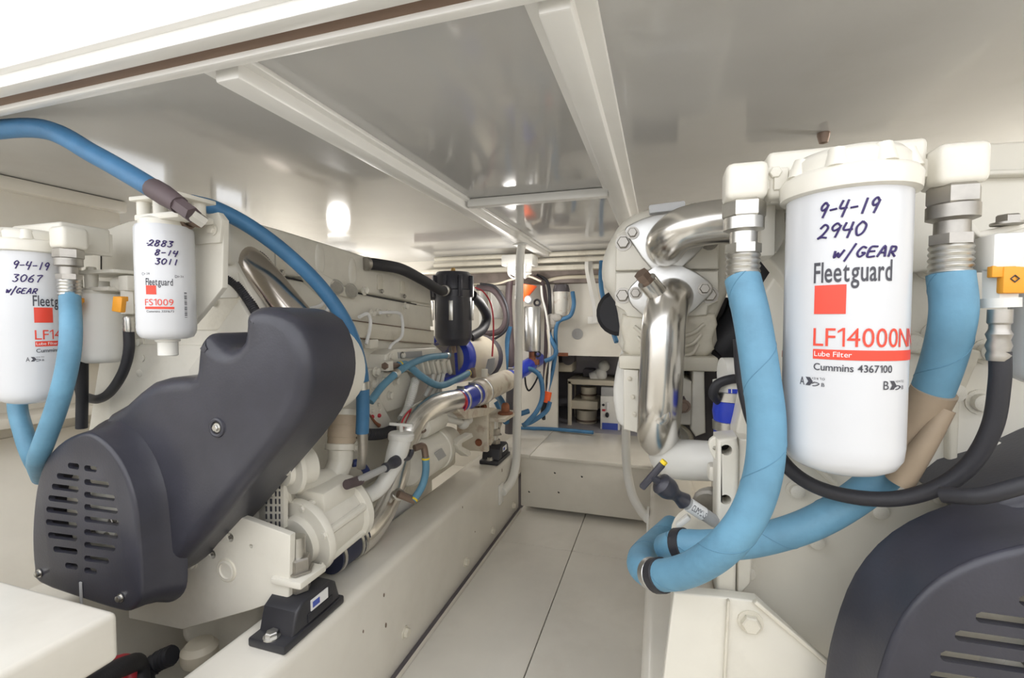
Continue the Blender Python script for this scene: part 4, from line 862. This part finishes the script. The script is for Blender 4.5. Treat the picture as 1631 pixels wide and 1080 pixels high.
# header tank / aftercooler end housing with flanges
YH = 1.0
t = Thing('aftercooler_housing', 'cream ribbed housing with two bolted plates on the right engine', 'housing')
ol = rnd([PY(u, v, YH + .012) for (u, v) in ((956, 430), (960, 402), (974, 372), (990, 350), (1020, 333), (1060, 323), (1110, 318), (1150, 322), (1165, 350), (1168, 420), (1160, 470), (1142, 510), (1132, 572), (996, 572), (985, 520), (978, 480), (960, 455))], 2)
t.add('body', MB().prism(ol, YD, .30, .03, seg=5), M.paint, ang=50)
t.add('lower_casing', MB().prism(rnd([PY(u, v, YH - .002) for (u, v) in ((990, 500), (1060, 506), (1140, 498), (1136, 540), (1126, 568), (1004, 568), (993, 545))], 2), YD, .08, .012), M.paint2, ang=50)
for (va, k) in ((520, .9), (537, .82), (552, .74)): t.add('casing_rib', MB().tube(ys((1066 - 62 * k, va, YH - .003), (1030, va + 14, YH - .01), (1066, va + 16, YH - .012), (1100, va + 12, YH - .008), (1066 + 62 * k, va - 4, YH - .003)), .004, n=8), M.paint2)
pu = t.add('upper_plate', MB().prism([PY(u, v, YH - .006) for (u, v) in ((981, 372), (1000, 362), (1040, 354), (1144, 352), (1145, 428), (980, 431))], YD, .03, .004), M.paint)
plw = t.add('lower_plate', MB().prism([PY(u, v, YH - .006) for (u, v) in ((980, 434), (1145, 431), (1145, 480), (1128, 488), (1126, 502), (1090, 505), (1084, 498), (1040, 500), (1030, 508), (998, 504), (994, 495), (980, 486))], YD, .03, .004), M.paint)
t.add('ledge', MB().bx(PY(985, 588, YH - .02), V((PY(1145, 568, YH - .02).x, YH + .2, PY(1145, 568, YH).z)), .006), M.paint2)
for (u, v) in ((993, 387), (1130, 385)): t.bolt(PY(u, v, YH - .006), YN, .0125, 'hex', M.dsteel, under=pu)
for (u, v) in ((992, 471), (1130, 470)): t.bolt(PY(u, v, YH - .006), YN, .0125, 'hex', M.dsteel, under=plw)
t.add('cast_pad', MB().box(PY(1062, 334, YH + .02), (.07, .05, .018), Euler((0, -.06, 0)), .004), mat('rough_casting', (.62, .63, .65), .6, bump=.5, bscale=80))
for (lab, c0, par, dx_) in (('upper', (1062, 388), pu, 0), ('lower', (1063, 466), plw, 1)):
    c = PY(*c0, YH - .024); sc_ = 1.22
    if dx_ == 0: fo = [c + V((x, 0, z)) for (x, z) in ((-.066, .028), (-.055, .036), (-.02, .048), (.02, .046), (.07, .018), (.076, .008), (.06, -.002), (.02, -.044), (-.015, -.05), (-.06, .012))]
    else: fo = [c + V((x, 0, z)) for (x, z) in ((-.062, -.004), (-.058, .012), (-.02, .045), (.02, .045), (.062, .018), (.068, .004), (.062, -.008), (.02, -.046), (-.02, -.048), (-.055, -.022))]
    fo = [c + (w - c) * sc_ for w in fo]; t.add('pipe_flange', MB().prism(rnd(fo, 2), YD, .02, .003), M.alu, under=par)
    for s_ in ((-.054, .02), (.064, .008)) if dx_ == 0 else ((-.050, -.0), (.056, .005)): t.bolt(c + V((s_[0] * sc_, -.001, s_[1] * sc_)), YN, .0095, 'hex', M.dsteel, under=par)
solo('water_pipe', 'upper polished stainless pipe bending right from the aftercooler housing', 'pipe',
     MB().tube(ys((1062, 392, YH - .01), (1060, 392, .965), (1064, 383, .93), (1085, 366, .905), (1120, 357, .90), (1165, 352, .90), (1215, 350, .90)), .0385, n=28, sub=8), M.chrome, ang=60)
t = Thing('water_pipe', 'lower polished stainless pipe turning straight down from the housing', 'pipe')
t.add('pipe', MB().tube(ys((1072, 474, YH - .01), (1069, 476, .965), (1062, 489, .93), (1057, 520, .91), (1055, 560, .905), (1052, 620, .905), (1050, 660, .91), (1048, 690, .94), (1052, 700, .985)), .0395, n=30, sub=9), M.chrome, ang=60)
a = PY(1060, 484, .93); b_ = PY(1030, 447, .895)
sp = t.add('side_spout', MB().cyl(a, b_, .0185, n=20), M.chrome); t.add('brown_plug', MB().lathe(b_ + (b_ - a).normalized() * -.002, b_ - a, [(.011, 0), (.011, .006), (.0135, .008), (.0135, .022)], 6), M.bronze, under=sp)
q = PY(1054, 662, .868); t.add('weld_boss', MB().ball(q + V((0, .004, 0)), .015, (1, .25, 1.2)), M.chrome)
# parts below the housing
t = Thing('expansion_tank', 'white rounded cooler end below the aftercooler housing', 'cooler')
t.add('rounded_end', MB().prism(rnd([PY(u, v, 1.04) for (u, v) in ((988, 562), (998, 556), (1010, 580), (1010, 680), (996, 682), (982, 670), (976, 620))], 3), YD, .30, .012), M.plastic, ang=50)
t.add('left_plate', MB().prism([PY(u, v, .985) for (u, v) in ((993, 588), (1017, 590), (1017, 690), (993, 684))], YD, .10, .003), M.paint)
t.add('middle_plate', MB().prism([PY(u, v, 1.0) for (u, v) in ((1012, 592), (1072, 594), (1102, 608), (1102, 678), (1068, 676), (1014, 688))], YD, .12, .004), M.paint)
t.add('right_plate', MB().prism([PY(u, v, .99) for (u, v) in ((1104, 588), (1122, 592), (1124, 690), (1108, 696), (1100, 684))], YD, .14, .004), M.paint)
for (u, v) in ((995, 603), (1000, 632), (1003, 660)): t.bolt(PY(u + 8, v, .985), YN, .004, 'cap', M.paint2)
t.add('pipe_gasket', MB().prism([PY(u, v, .975) for (u, v) in ((1078, 634), (1090, 632), (1098, 648), (1094, 656), (1078, 662))], YD, .012, .002), M.sleeve)
t.bolt(PY(1089, 647, .974), YN, .010, 'hex', M.bronze)
solo('oil_cooler_end', 'dark gap panel between cooler and block on the right engine', 'panel', MB().bx((.05, 1.12, .60), (.2, 1.14, 1.0)), M.dark)  # dark sheet gives the gap its shade by colour
t = Thing('water_outlet', 'thick white cast water elbow left of the drilled flange', 'elbow')
t.add('elbow', MB().tube(ys((1150, 735, .90), (1110, 733, .92), (1080, 731, .95), (1066, 726, .99), (1064, 710, 1.03), (1070, 698, 1.07)), [.035, .037, .039, .040, .038, .036], n=24), M.plastic, ang=60)
t.add('rim', MB().torus(PY(1072, 697, 1.08), V((.1, 1, .6)), .037, .006), M.paint2); t.add('lug', MB().box(PY(1143, 752, .80), (.03, .03, .026), None, .006), M.paint)
solo('flange_tab', 'small white tab with a hole beside the drilled flange', 'tab', MB().prism(rnd([PY(u, v, .755) for (u, v) in ((1128, 708), (1136, 697), (1148, 700), (1146, 735), (1136, 730))], 2), YD, .01, .002, holes=[circ(PY(1139, 714, .755), YD, .0035, 10)]), M.paint)
sleeve('short vertical blue silicone sleeve with two clamps on the right engine', PY(1168, 694, .87), PY(1168, 616, .87), .0315, .016)
t = Thing('water_manifold', 'white rounded water manifold above the vertical blue sleeve', 'manifold')
t.add('end', MB().cyl(PY(1166, 622, .87), PY(1166, 606, .87), .031, n=22).tube(ys((1150, 597, .88), (1180, 597, .885), (1260, 600, .89)), .030, n=20), M.plastic)
t.add('lower_elbow', MB().ball(PY(1188, 692, .88), .045, (1, 1, .9)), M.plastic)
hose('black_hose', 'small black hose hooked around the vertical blue sleeve', ys((1190, 604, .84), (1165, 604, .835), (1143, 612, .835), (1136, 628, .84), (1146, 640, .86)), .0078, M.rubber)
t = Thing('breather_canister', 'dark rubber coupling with steel clamp behind the near blue hose', 'coupling')
q0, q1 = PY(1236, 450, .86), PY(1238, 535, .86); t.add('body', MB().cyl(q0, q1, .026, n=20), M.rubber); t.add('clamp', MB().cyl(q0 + V((0, 0, -.012)), q0 + V((0, 0, -.03)), .0275, n=20), M.steel); t.add('lower_clamp', MB().cyl(q1 + V((0, 0, .006)), q1 + V((0, 0, .022)), .0275, n=20), M.steel)
t.add('housing', MB().box(PY(1238, 590, .88), (.075, .06, .10), None, .012), M.plastic)
solo('turbo_inlet', 'black rubber intake tube behind the right housing', 'tube', MB().tube(ys((1140, 560, 1.1), (1185, 520, 1.1), (1205, 460, 1.1), (1210, 420, 1.1)), .05, n=20), M.rubber)
solo('intake_cone', 'black intake hose showing left of the right housing', 'tube', MB().lathe(PY(984, 498, 1.25), V((.2, 1, 0)), [(.05, 0), (.062, .01), (.062, .10)], 24), M.rubber)

# ---------------- hoses of the right engine
HA = [eR[0] + V((0, 0, .004))] + ys((1198, 510, .612), (1212, 600, .60), (1221, 680, .595), (1214, 760, .59), (1188, 828, .59), (1145, 878, .60), (1095, 908, .625), (1048, 916, .66), (1022, 903, .705), (1024, 884, .77), (1045, 862, .86), (1070, 838, .93))
t = hose('blue_hose', 'thick light blue hose dropping from the near filter elbow and looping left', HA, .0205, M.blue, n=22); t.add('wrap_seam', helix(HA, .0202, .11), M.bluem)
Q = catmull([PY(1095, 908, .625), PY(1048, 916, .66), PY(1022, 903, .705)], 10); d = (Q[9] - Q[7])
t.add('black_band', MB().lathe(Q[8], d, [(.021, 0), (.0228, .001), (.0228, .015), (.021, .016)], 24), M.rubber); d2 = Q[12] - Q[11]; t.add('steel_band', MB().lathe(Q[11], d2, [(.0205, 0), (.0217, .001), (.0217, .013), (.0205, .014)], 24), M.alu)
HB = [eR[1] + V((0, 0, .004))] + ys((1518, 500, .63), (1500, 580, .655), (1468, 660, .68), (1425, 735, .695), (1370, 788, .70), (1290, 835, .69), (1200, 862, .685), (1130, 868, .69), (1085, 867, .70), (1062, 872, .74))
t = hose('blue_hose', 'thick blue hose from the far filter elbow passing behind the near oil filter', HB, .0205, M.blue, n=22); t.add('wrap_seam', helix(HB, .0202, .11, a0=1.), M.bluem)
Q = catmull(ys((1130, 868, .69), (1085, 867, .70), (1062, 872, .74)), 10); t.add('black_band', MB().lathe(Q[8], Q[10] - Q[8], [(.021, 0), (.0225, .001), (.0225, .015), (.021, .016)], 24), M.rubber)
t.add('p_clip', MB().box(PY(1102, 893, .70), (.028, .02, .02), None, .003), M.steel); t.add('rusty_spacer', MB().cyl(PY(1086, 902, .70), PY(1098, 899, .70), .008, n=8), M.rust)
t = Thing('beige_sleeve', 'split beige sleeve wrapped on the blue hose beside the near oil filter', 'sleeve')
t.add('wrap', MB().tube(ys((1488, 622, .665), (1462, 672, .68), (1432, 724, .694)), .0222, n=20), M.beige); t.add('rolled_edge', MB().tube(ys((1508, 652, .655), (1470, 712, .66), (1432, 768, .67)), [.0085, .012, .015], n=16), M.beige)
t = Thing('black_hose', 'black hose with steel ferrule sweeping under the near oil filter', 'hose')
q = PY(1593, 545, .62)
t.add('tube', MB().tube(ys((1593, 560, .62), (1592, 610, .62), (1580, 680, .625), (1545, 740, .635), (1490, 778, .645), (1420, 795, .655), (1340, 788, .665), (1280, 765, .675), (1240, 725, .69), (1210, 660, .72), (1190, 610, .75), (1180, 560, .78)), .0090, n=16), M.rubber)
t.add('ferrule', MB().lathe(PY(1593, 493, .62), ZN, [(.0100, 0), (.0100, .014), (.0085, .016), (.0085, .020), (.009, .022), (.0108, .026), (.009, .032), (.0108, .038), (.009, .044), (.0102, .048), (.009, .054)], 18), M.dsteel)
solo('black_hose', 'black cable running along the top of the lower right black guard', 'cable', MB().tube(ys((1500, 788, .62), (1560, 790, .60), (1631, 772, .59), (1750, 740, .59)), .0085), M.rubber)
solo('black_hose', 'thin black hose behind the thick light blue hose', 'hose', MB().tube(ys((1178, 540, .70), (1182, 600, .70), (1195, 660, .69), (1212, 700, .68)), .0085), M.rubber)
# right coolant filter at the frame edge
t = Thing('coolant_filter', 'white coolant filter cut off by the right edge of the picture', 'coolant filter')
xw, yw, rW = -1.245 + SP + .218, .66, .0435
zt_, zb_ = zv(1630, 430, .66), zv(1630, 610, .66)
t.add('canister', MB().lathe((xw, yw, zb_), ZD, [(0, 0), (.03, 0), (.038, .004), (.042, .011), (rW, .02), (rW, zt_ - zb_)], 40), M.can, ang=50)
t.add('head', MB().bx((xw - .05, yw - .03, zt_ + .002), (xw + .05, yw + .03, zt_ + .03), .006), M.paint)
t.add('top_strap', MB().prism([PY(u, v, .645) for (u, v) in ((1548, 352), (1562, 368), (1590, 362), (1640, 352), (1640, 362), (1592, 374), (1560, 378), (1544, 366))], YD, .04, .002), M.paint); t.bolt(PY(1605, 358, .64), ZD, .0105, 'hex', M.dsteel)
vv = t.add('valve', MB().box(PY(1594, 403, .635), (.034, .04, .038), None, .004).cyl(PY(1593, 423, .635), PY(1593, 475, .635), .0155, n=6).cyl(PY(1593, 475, .635), PY(1593, 490, .635), .0165, n=18).cyl(PY(1620, 400, .645), PY(1650, 400, .65), .012), M.plastic)
q = PY(1614, 446, .62); t.add('valve_tag', MB().box(q, (.024, .010, .028), Euler((0, 0, .1)), .002).box(q + V((-.010, 0, .009)), (.020, .009, .012), None, .001), M.orange, under=vv, label='orange valve tag')
t.add('tag_print', MB().torus(q + V((-.002, -.006, .001)), YN, .0035, .0008, 4, 4), M.ink, under=vv)
# dipstick at right
t = Thing('dipstick', 'black T handled dipstick with lettered tube beside the blue hose loop', 'dipstick', 'dipsticks')
a, b_, c_ = PY(1138, 830, .74), PY(1092, 800, .72), PY(1050, 768, .70)
d_ = (c_ - b_)
t.add('tube', MB().cyl(a, b_, .0095, n=16), M.grey)
wl = t.add('letter_band', MB().cyl(PY(1119, 818, .732), PY(1096, 803, .7222), .0102, n=20), M.whitep)
t.add('grip', MB().lathe(b_ - d_ * .0, d_, [(.010, 0), (.0125, .003), (.009, .016), (.0095, .022), (.014, .03), (.016, .036), (.016, .05), (.012, .054), (.006, .056), (.005, .07)], 18), M.black)
h0 = PY(1040, 760, .695); t.add('handle', MB().bar(h0 + V((.014, 0, .022)), h0 + V((-.016, 0, -.018)), .010, .010, .003), M.black)
tm = MB(); vs, fs = text2d('CUMMINS'); x0_ = min(w[0] for w in vs); x1_ = max(w[0] for w in vs)
pa, pb = PY(1097, 804, .7222), PY(1118, 818, .732); dd = pb - pa; L_ = dd.length; dn = dd.normalized(); up = V((0, -1, .35)); up = (up - dn * up.dot(dn)).normalized(); sd = dn.cross(up); sd = -sd if sd.z > 0 else sd
tm.raw([pa + dn * (L_ * (w[0] - x0_) / (x1_ - x0_)) + (up * math.cos(an) - sd * math.sin(an)) * .0107 for w in vs for an in [(w[1] - .35) * 1.25]], fs); t.add('lettering', tm, M.ink, under=wl, kind='stuff')
t.add('yellow_mark', MB().cyl(h0 + V((.013, -.003, .022)), h0 + V((.016, -.003, .026)), .005, n=8), M.yellow)
t = Thing('filler_neck', 'cream capped filler neck under the dipstick beside the drilled flange', 'filler'); q = PY(1112, 850, .76)
t.add('neck', MB().cyl(q, q + V((.03, .05, -.05)), .036, n=22), M.paint2); t.add('cap', MB().cyl(q + V((-.006, -.008, .008)), q, .038, n=22), M.paint2); t.add('lever', MB().bar(PY(1078, 838, .74), PY(1098, 822, .74), .012, .008, .002), M.plastic)
solo('pipe_union', 'dull steel pipe union behind the lettered dipstick tube', 'union', MB().lathe(PY(1128, 808, .80), V((.2, 1, 0)), [(.022, 0), (.026, .004), (.026, .02), (.018, .024), (.018, .05)], 18), M.dsteel)

# ================================================================== aft end
t = Thing('bulkhead_lamp', 'white caged bulkhead lamp under the ceiling behind the left pole', 'lamp')
q = PY(828, 425, 2.42)
t.add('base', MB().box(q + V((0, 0, .03)), (.175, .12, .06), None, .008), M.plastic)
gl = t.add('globe', MB().ball(q + V((0, -.005, -.005)), .06, (1.15, .85, .85)), M.glass)
for k in (-1, 0, 1): t.add('cage_wire', MB().tube([q + V((k * .05 - .0, -.058, .01)), q + V((k * .045, -.055, -.045)), q + V((k * .03, -.0, -.062)), q + V((k * .045, .05, -.03)), q + V((k * .05, .055, .01))], .004, n=8), M.plastic)
t.add('cage_ring', MB().torus(q + V((0, 0, -.035)), ZD, .062, .004), M.plastic)
la = bpy.data.lights.new('lamp_bulb', 'POINT'); la.energy = 2.4; la.color = (1, .97, .92); la.shadow_soft_size = .06
lo = bpy.data.objects.new('lamp_bulb', la); lo.location = q + V((.0, -.12, -.16)); COL.objects.link(lo)

for (lab, lp, pw) in (('white caged lamp on the hull side outboard of the right engine', V((1.2, 1.5, 1.27)), 15.0), ('white caged lamp near the hull outboard of the left engine', V((-1.75, 2.25, 1.27)), 6.0)):  # both lamps are unseen additions that brighten the deep interior
    t = Thing('bulkhead_lamp', lab, 'lamp', 'caged lamps')
    t.add('base', MB().box(lp + V((0, 0, .03)), (.16, .12, .05), None, .008), M.plastic); t.add('globe', MB().ball(lp + V((0, 0, -.005)), .06, (1.1, .85, .85)), M.glass); t.add('cage_ring', MB().torus(lp + V((0, 0, -.035)), ZD, .062, .004), M.plastic)
    l2 = bpy.data.lights.new('lamp_bulb', 'POINT'); l2.energy = pw; l2.color = (1, .97, .93); l2.shadow_soft_size = .06
    o2 = bpy.data.objects.new('lamp_bulb', l2); o2.location = lp + V((0, 0, -.13)); COL.objects.link(o2)
t = Thing('drain_canister', 'brushed aluminium canister hanging behind the left pole', 'canister'); q = PY(848, 485, 2.55)
za, zb2 = zv(848, 488, 2.55), zv(848, 560, 2.55)
t.add('body', MB().lathe((q.x, 2.55, zb2), ZD, [(.035, 0), (.046, .004), (.048, .012), (.048, za - zb2 - .008), (.042, za - zb2)], 28), M.alu, ang=50)
t.add('top_ring', MB().torus((q.x + .03, 2.54, za + .02), YD, .016, .006), M.rubber); t.add('bottom_ring', MB().torus((q.x + .035, 2.54, zb2 - .012), YD, .014, .005), M.rubber)
t.add('outlet', MB().cyl((q.x, 2.55, zb2), (q.x, 2.55, zb2 - .05), .02, n=14).box((q.x + .01, 2.55, zb2 - .06), (.06, .03, .03), None, .004), M.rust)
t.add('top_knob', MB().lathe((q.x - .005, 2.50, za + .035), YN, [(.024, 0), (.024, .02), (.018, .03), (0, .03)], 20), M.grey)
solo('orange_funnel', 'orange plastic funnel tucked behind the left pole', 'funnel', MB().lathe(PY(836, 480, 2.52), V((.15, 0, 1)), [(.008, 0), (.018, .03), (.055, .088), (.055, .094)], 22), M.dayglo)
t = Thing('water_separator', 'small rust spotted white filter bowl on the aft bulkhead', 'filter'); q = PY(894, 480, 2.66)
za, zb2 = zv(894, 465, 2.66), zv(894, 503, 2.66)
t.add('bowl', MB().lathe((q.x, 2.66, zb2), ZD, [(.02, -.008), (.04, 0), (.044, .008), (.046, za - zb2)], 26), mat('rust_spotted_white', (.74, .72, .66), .4, dirt=(.33, .14, .05), dirt_amt=.9, dscale=22))
t.add('head', MB().lathe((q.x, 2.66, za), ZD, [(.048, 0), (.048, .012), (.04, .04), (.02, .045)], 20), M.dark)
for i in range(4): t.add('head_rib', MB().box((q.x + .04 * math.cos(i * 1.57 - 2.3), 2.66 + .04 * math.sin(i * 1.57 - 2.3), za + .025), (.012, .012, .035), None, .002), M.dark)
solo('rag', 'crumpled grey rag tied to the hose bundle', 'rag', MB().ball(PY(878, 512, 2.6), .035, (1, .6, 1.3), 10, 8).ball(PY(886, 506, 2.59), .028, (1.2, .5, .8), 9, 7).ball(PY(873, 522, 2.6), .022, (.8, .5, 1.4), 9, 7), M.rag, ang=10)
for (lab, pts, r, m) in (
    ('blue hose beside the rust spotted filter bowl', [(912, 465, 2.62), (914, 485, 2.6), (908, 503, 2.6), (890, 512, 2.6), (885, 530, 2.6), (885, 560, 2.6), (878, 600, 2.6), (866, 640, 2.58)], .012, M.blued),
    ('blue hose from the rust brown canister outlet', [(868, 575, 2.55), (880, 570, 2.55), (886, 560, 2.55), (880, 545, 2.56), (874, 530, 2.58)], .012, M.blued),
    ('blue hose arching right of the left pole', [(832, 592, 2.4), (845, 588, 2.42), (860, 600, 2.45), (864, 630, 2.45), (855, 655, 2.4), (835, 678, 2.3)], .013, M.blued),
    ('lower blue hose coiled on the floor behind the left pole', [(832, 678, 2.42), (850, 670, 2.45), (870, 655, 2.5), (876, 640, 2.52)], .013, M.blued),
    ('blue hose lying along the foot of the aft bulkhead', [(830, 682, 2.7), (870, 683, 2.7), (900, 685, 2.68), (945, 689, 2.66)], .011, M.blued),
    ('blue hose pair hanging left of the left pole', [(812, 520, 2.5), (808, 545, 2.5), (810, 580, 2.48), (812, 620, 2.46)], .014, M.blued),
    ('blue hose on the bulkhead left of the right engine', [(958, 412, 2.56), (957, 450, 2.5), (962, 480, 2.45), (972, 515, 2.4), (982, 545, 2.35)], .012, M.blued),
    ('blue hose low behind the rusty boss', [(790, 640, 2.3), (800, 655, 2.3), (822, 660, 2.35), (842, 655, 2.4)], .014, M.blued),
    ('blue hose standing over the rusty boss', [(806, 672, 2.02), (803, 650, 2.1), (796, 635, 2.2), (788, 628, 2.3)], .016, M.blued)):
    hose('blue_hose', lab, ys(*pts), r, m)
for (lab, pts, r, m) in (
    ('brown cable loop behind the black separator', [(760, 458, 2.45), (785, 462, 2.45), (802, 485, 2.45), (806, 510, 2.45), (795, 528, 2.45), (770, 532, 2.45)], .018, M.sleeve),
    ('black cable following the brown cable loop', [(765, 452, 2.42), (790, 458, 2.42), (808, 490, 2.42), (806, 525, 2.42), (780, 545, 2.42)], .007, M.rubber),
    ('pale cable tied across above the brown loop', [(755, 453, 2.5), (790, 452, 2.5), (812, 446, 2.5), (840, 440, 2.5), (862, 448, 2.52)], .006, M.tank),
    ('thick brown hose dropping behind the left pole', [(812, 445, 2.55), (810, 480, 2.55), (812, 520, 2.55), (814, 560, 2.5), (815, 620, 2.45)], .020, M.sleeve),
    ('brown cable bundle hanging on the aft bulkhead', [(850, 440, 2.6), (864, 452, 2.6), (870, 490, 2.6), (870, 540, 2.6), (868, 600, 2.58), (864, 660, 2.55)], .012, M.sleeve),
    ('black cable hanging on the aft bulkhead', [(855, 438, 2.62), (872, 450, 2.62), (876, 490, 2.61), (874, 560, 2.6), (866, 640, 2.56), (866, 668, 2.5)], .010, M.rubber),
    ('thin white cable hanging on the aft bulkhead', [(862, 455, 2.56), (864, 475, 2.56), (870, 500, 2.56), (876, 550, 2.56), (875, 600, 2.56), (872, 626, 2.55)], .006, M.plastic),
    ('second thin white cable beside the brown bundle', [(872, 525, 2.56), (874, 560, 2.56), (868, 600, 2.56), (868, 640, 2.54)], .005, M.tank),
    ('pale cable strung along the wooden beam', [(862, 450, 2.63), (890, 443, 2.64), (925, 441, 2.64), (960, 441, 2.64)], .010, M.tank),
    ('black strap loop below the aluminium canister', [(836, 600, 2.5), (838, 615, 2.5), (843, 622, 2.5), (852, 610, 2.5), (860, 592, 2.5)], .005, M.rubber),
    ('red wire hanging beside the black separator', [(757, 458, 2.1), (770, 465, 2.08), (782, 485, 2.05), (786, 520, 2.03), (784, 568, 2.0)], .004, M.redc),
    ('dark standpipe behind the left pole', [(815, 610, 2.45), (813, 650, 2.45), (812, 690, 2.45)], .028, M.dark)):
    solo('cable' if 'pipe' not in lab else 'standpipe', lab, 'cable' if 'pipe' not in lab else 'pipe', MB().tube(ys(*pts), r, n=10), m)
solo('wire_tag', 'dark grey tag at the end of the hanging red wire', 'tag', MB().prism([PY(u, v, 2.0) for (u, v) in ((777, 572), (788, 570), (786, 590), (780, 598), (773, 588))], YD, .008, .001), M.grey)
t = Thing('orange_plug', 'orange cable plug hanging low on the aft bulkhead', 'plug'); t.add('cap', MB().cyl(PY(873, 624, 2.54), PY(869, 641, 2.53), .022, .024, n=18), M.dayglo); t.add('grip', MB().cyl(PY(869, 641, 2.53), PY(865, 656, 2.52), .022, .014, n=16), M.rubber)
t = Thing('shaft_cover', 'white rounded equipment housings behind the separator hose', 'housing')
t.add('left_housing', MB().bx(PY(762, 520, 2.6), PY(778, 460, 2.7), .02, 3), M.plastic); t.add('right_housing', MB().bx(PY(780, 508, 2.62), PY(803, 462, 2.72), .015, 3), M.plastic)
t = Thing('hanging_bracket', 'white bent support bracket hanging from the deck beside the right engine', 'bracket')
t.add('arm', MB().tube(ys((938, 408, 2.6), (938, 430, 2.6), (944, 460, 2.6), (950, 490, 2.6), (951, 514, 2.6)), .022, n=4, sub=6), M.plastic); t.add('foot', MB().bx(PY(936, 516, 2.6), PY(975, 504, 2.66), .004), M.plastic)
# inner compartment
t = Thing('shelf_unit', 'cream open shelf frame inside the aft compartment', 'shelf')
YS = 3.0
def bxp(u0, v0, u1, v1, Y, d): a = PY(u0, v1, Y); b_ = PY(u1, v0, Y); return (a.x, Y, a.z), (b_.x, Y + d, b_.z)
t.add('top', MB().bx(*bxp(904, 607, 990, 612, YS, .3), .004), M.tank); t.add('upright', MB().bx(*bxp(904, 607, 910, 684, YS, .03), .003), M.tank); t.add('middle_shelf', MB().bx(*bxp(910, 640, 952, 651, YS + .02, .28), .003), M.tank)
t.add('rear_upright', MB().bx(*bxp(914, 612, 917, 684, YS + .26, .03), .003), M.tank)
for (lab, v0, v1, u0, u1) in (('cream bucket standing on the upper shelf of the aft compartment', 616, 640, 925, 950), ('cream bucket strapped under the shelf of the aft compartment', 652, 684, 918, 951)):
    a = PY((u0 + u1) / 2, v1, 3.12); b_ = PY((u0 + u1) / 2, v0, 3.12); r = (PY(u1, v1, 3.12).x - PY(u0, v1, 3.12).x) / 2
    q = Thing('bucket', lab, 'bucket', 'buckets on the shelf'); q.add('pail', MB().lathe((a.x, 3.12, a.z), ZD, [(r * .9, 0), (r, b_.z - a.z), (r * .94, b_.z - a.z)], 24), M.tank)
    q.add('strap', MB().torus((a.x, 3.12, (a.z + b_.z) / 2), ZD, r * .98, .006), M.bronze)
t = Thing('control_box', 'white electrical control box with switches in the aft compartment', 'control box')
t.add('case', MB().bx(*bxp(956, 632, 988, 690, 2.95, .12), .004), M.plastic); t.add('upper_box', MB().bx(*bxp(957, 618, 985, 630, 2.97, .1), .004), M.grey)
t.add('switch', MB().bx(*bxp(966, 641, 970, 654, 2.94, .012), .002), M.whitep); t.add('red_button', MB().bx(*bxp(959, 652, 964, 655, 2.945, .008), .001), M.redc); t.add('knob', MB().ball(PY(967, 661, 2.94), .012, (1, .6, 1.4)), M.rubber); t.add('info_plate', MB().bx(*bxp(959, 675, 984, 688, 2.946, .006)), M.bluepr)
t.add('upper_knob', MB().ball(PY(961, 645, 2.94), .008), M.rubber)
t = Thing('faucet_fitting', 'white bulbous plastic pipe fitting on top of the shelf', 'fitting'); t.add('lower_ball', MB().ball(PY(956, 597, 3.1), .045), M.plastic); t.add('upper_ball', MB().ball(PY(962, 583, 3.1), .038), M.plastic); t.add('stub', MB().cyl(PY(942, 603, 3.1), PY(956, 597, 3.1), .04, n=18), M.plastic)
solo('equipment_box', 'grey box on a dark unit at the left of the aft compartment', 'box', MB().bx(*bxp(884, 578, 911, 592, 3.05, .2), .006), M.tank)
solo('dark_unit', 'dark pump unit at the upper left of the aft compartment', 'pump', MB().bx(*bxp(888, 566, 912, 578, 3.05, .22), .01).cyl(PY(905, 572, 3.03), PY(905, 572, 3.06), .04, n=18), M.dark)
t = Thing('wall_panel', 'grey panel with a toggle handle inside the aft compartment', 'panel'); t.add('board', MB().bx(*bxp(916, 566, 990, 574, 3.2, .02)).bx(*bxp(914, 566, 1000, 594, 3.22, .02), .004), M.lilac); t.add('lever', MB().bar(PY(946, 565, 3.18), PY(964, 566, 3.18), .016, .016, .004), M.tank); t.add('pivot', MB().cyl(PY(940, 563, 3.2), PY(940, 563, 3.17), .022, n=16), M.dark)
solo('dark_equipment', 'dark box beside the white fitting on the shelf', 'box', MB().bx(*bxp(928, 588, 948, 606, 3.15, .12), .01), M.dark)
solo('ceiling_bolt', 'small rusty knob on the ceiling above the near filter head', 'knob', MB().lathe(PZ(1312, 212, 1.335), ZN, [(.012, 0), (.012, .004), (.008, .02), (0, .022)], 14), M.bronze)
for _t in THINGS: _t.finish()
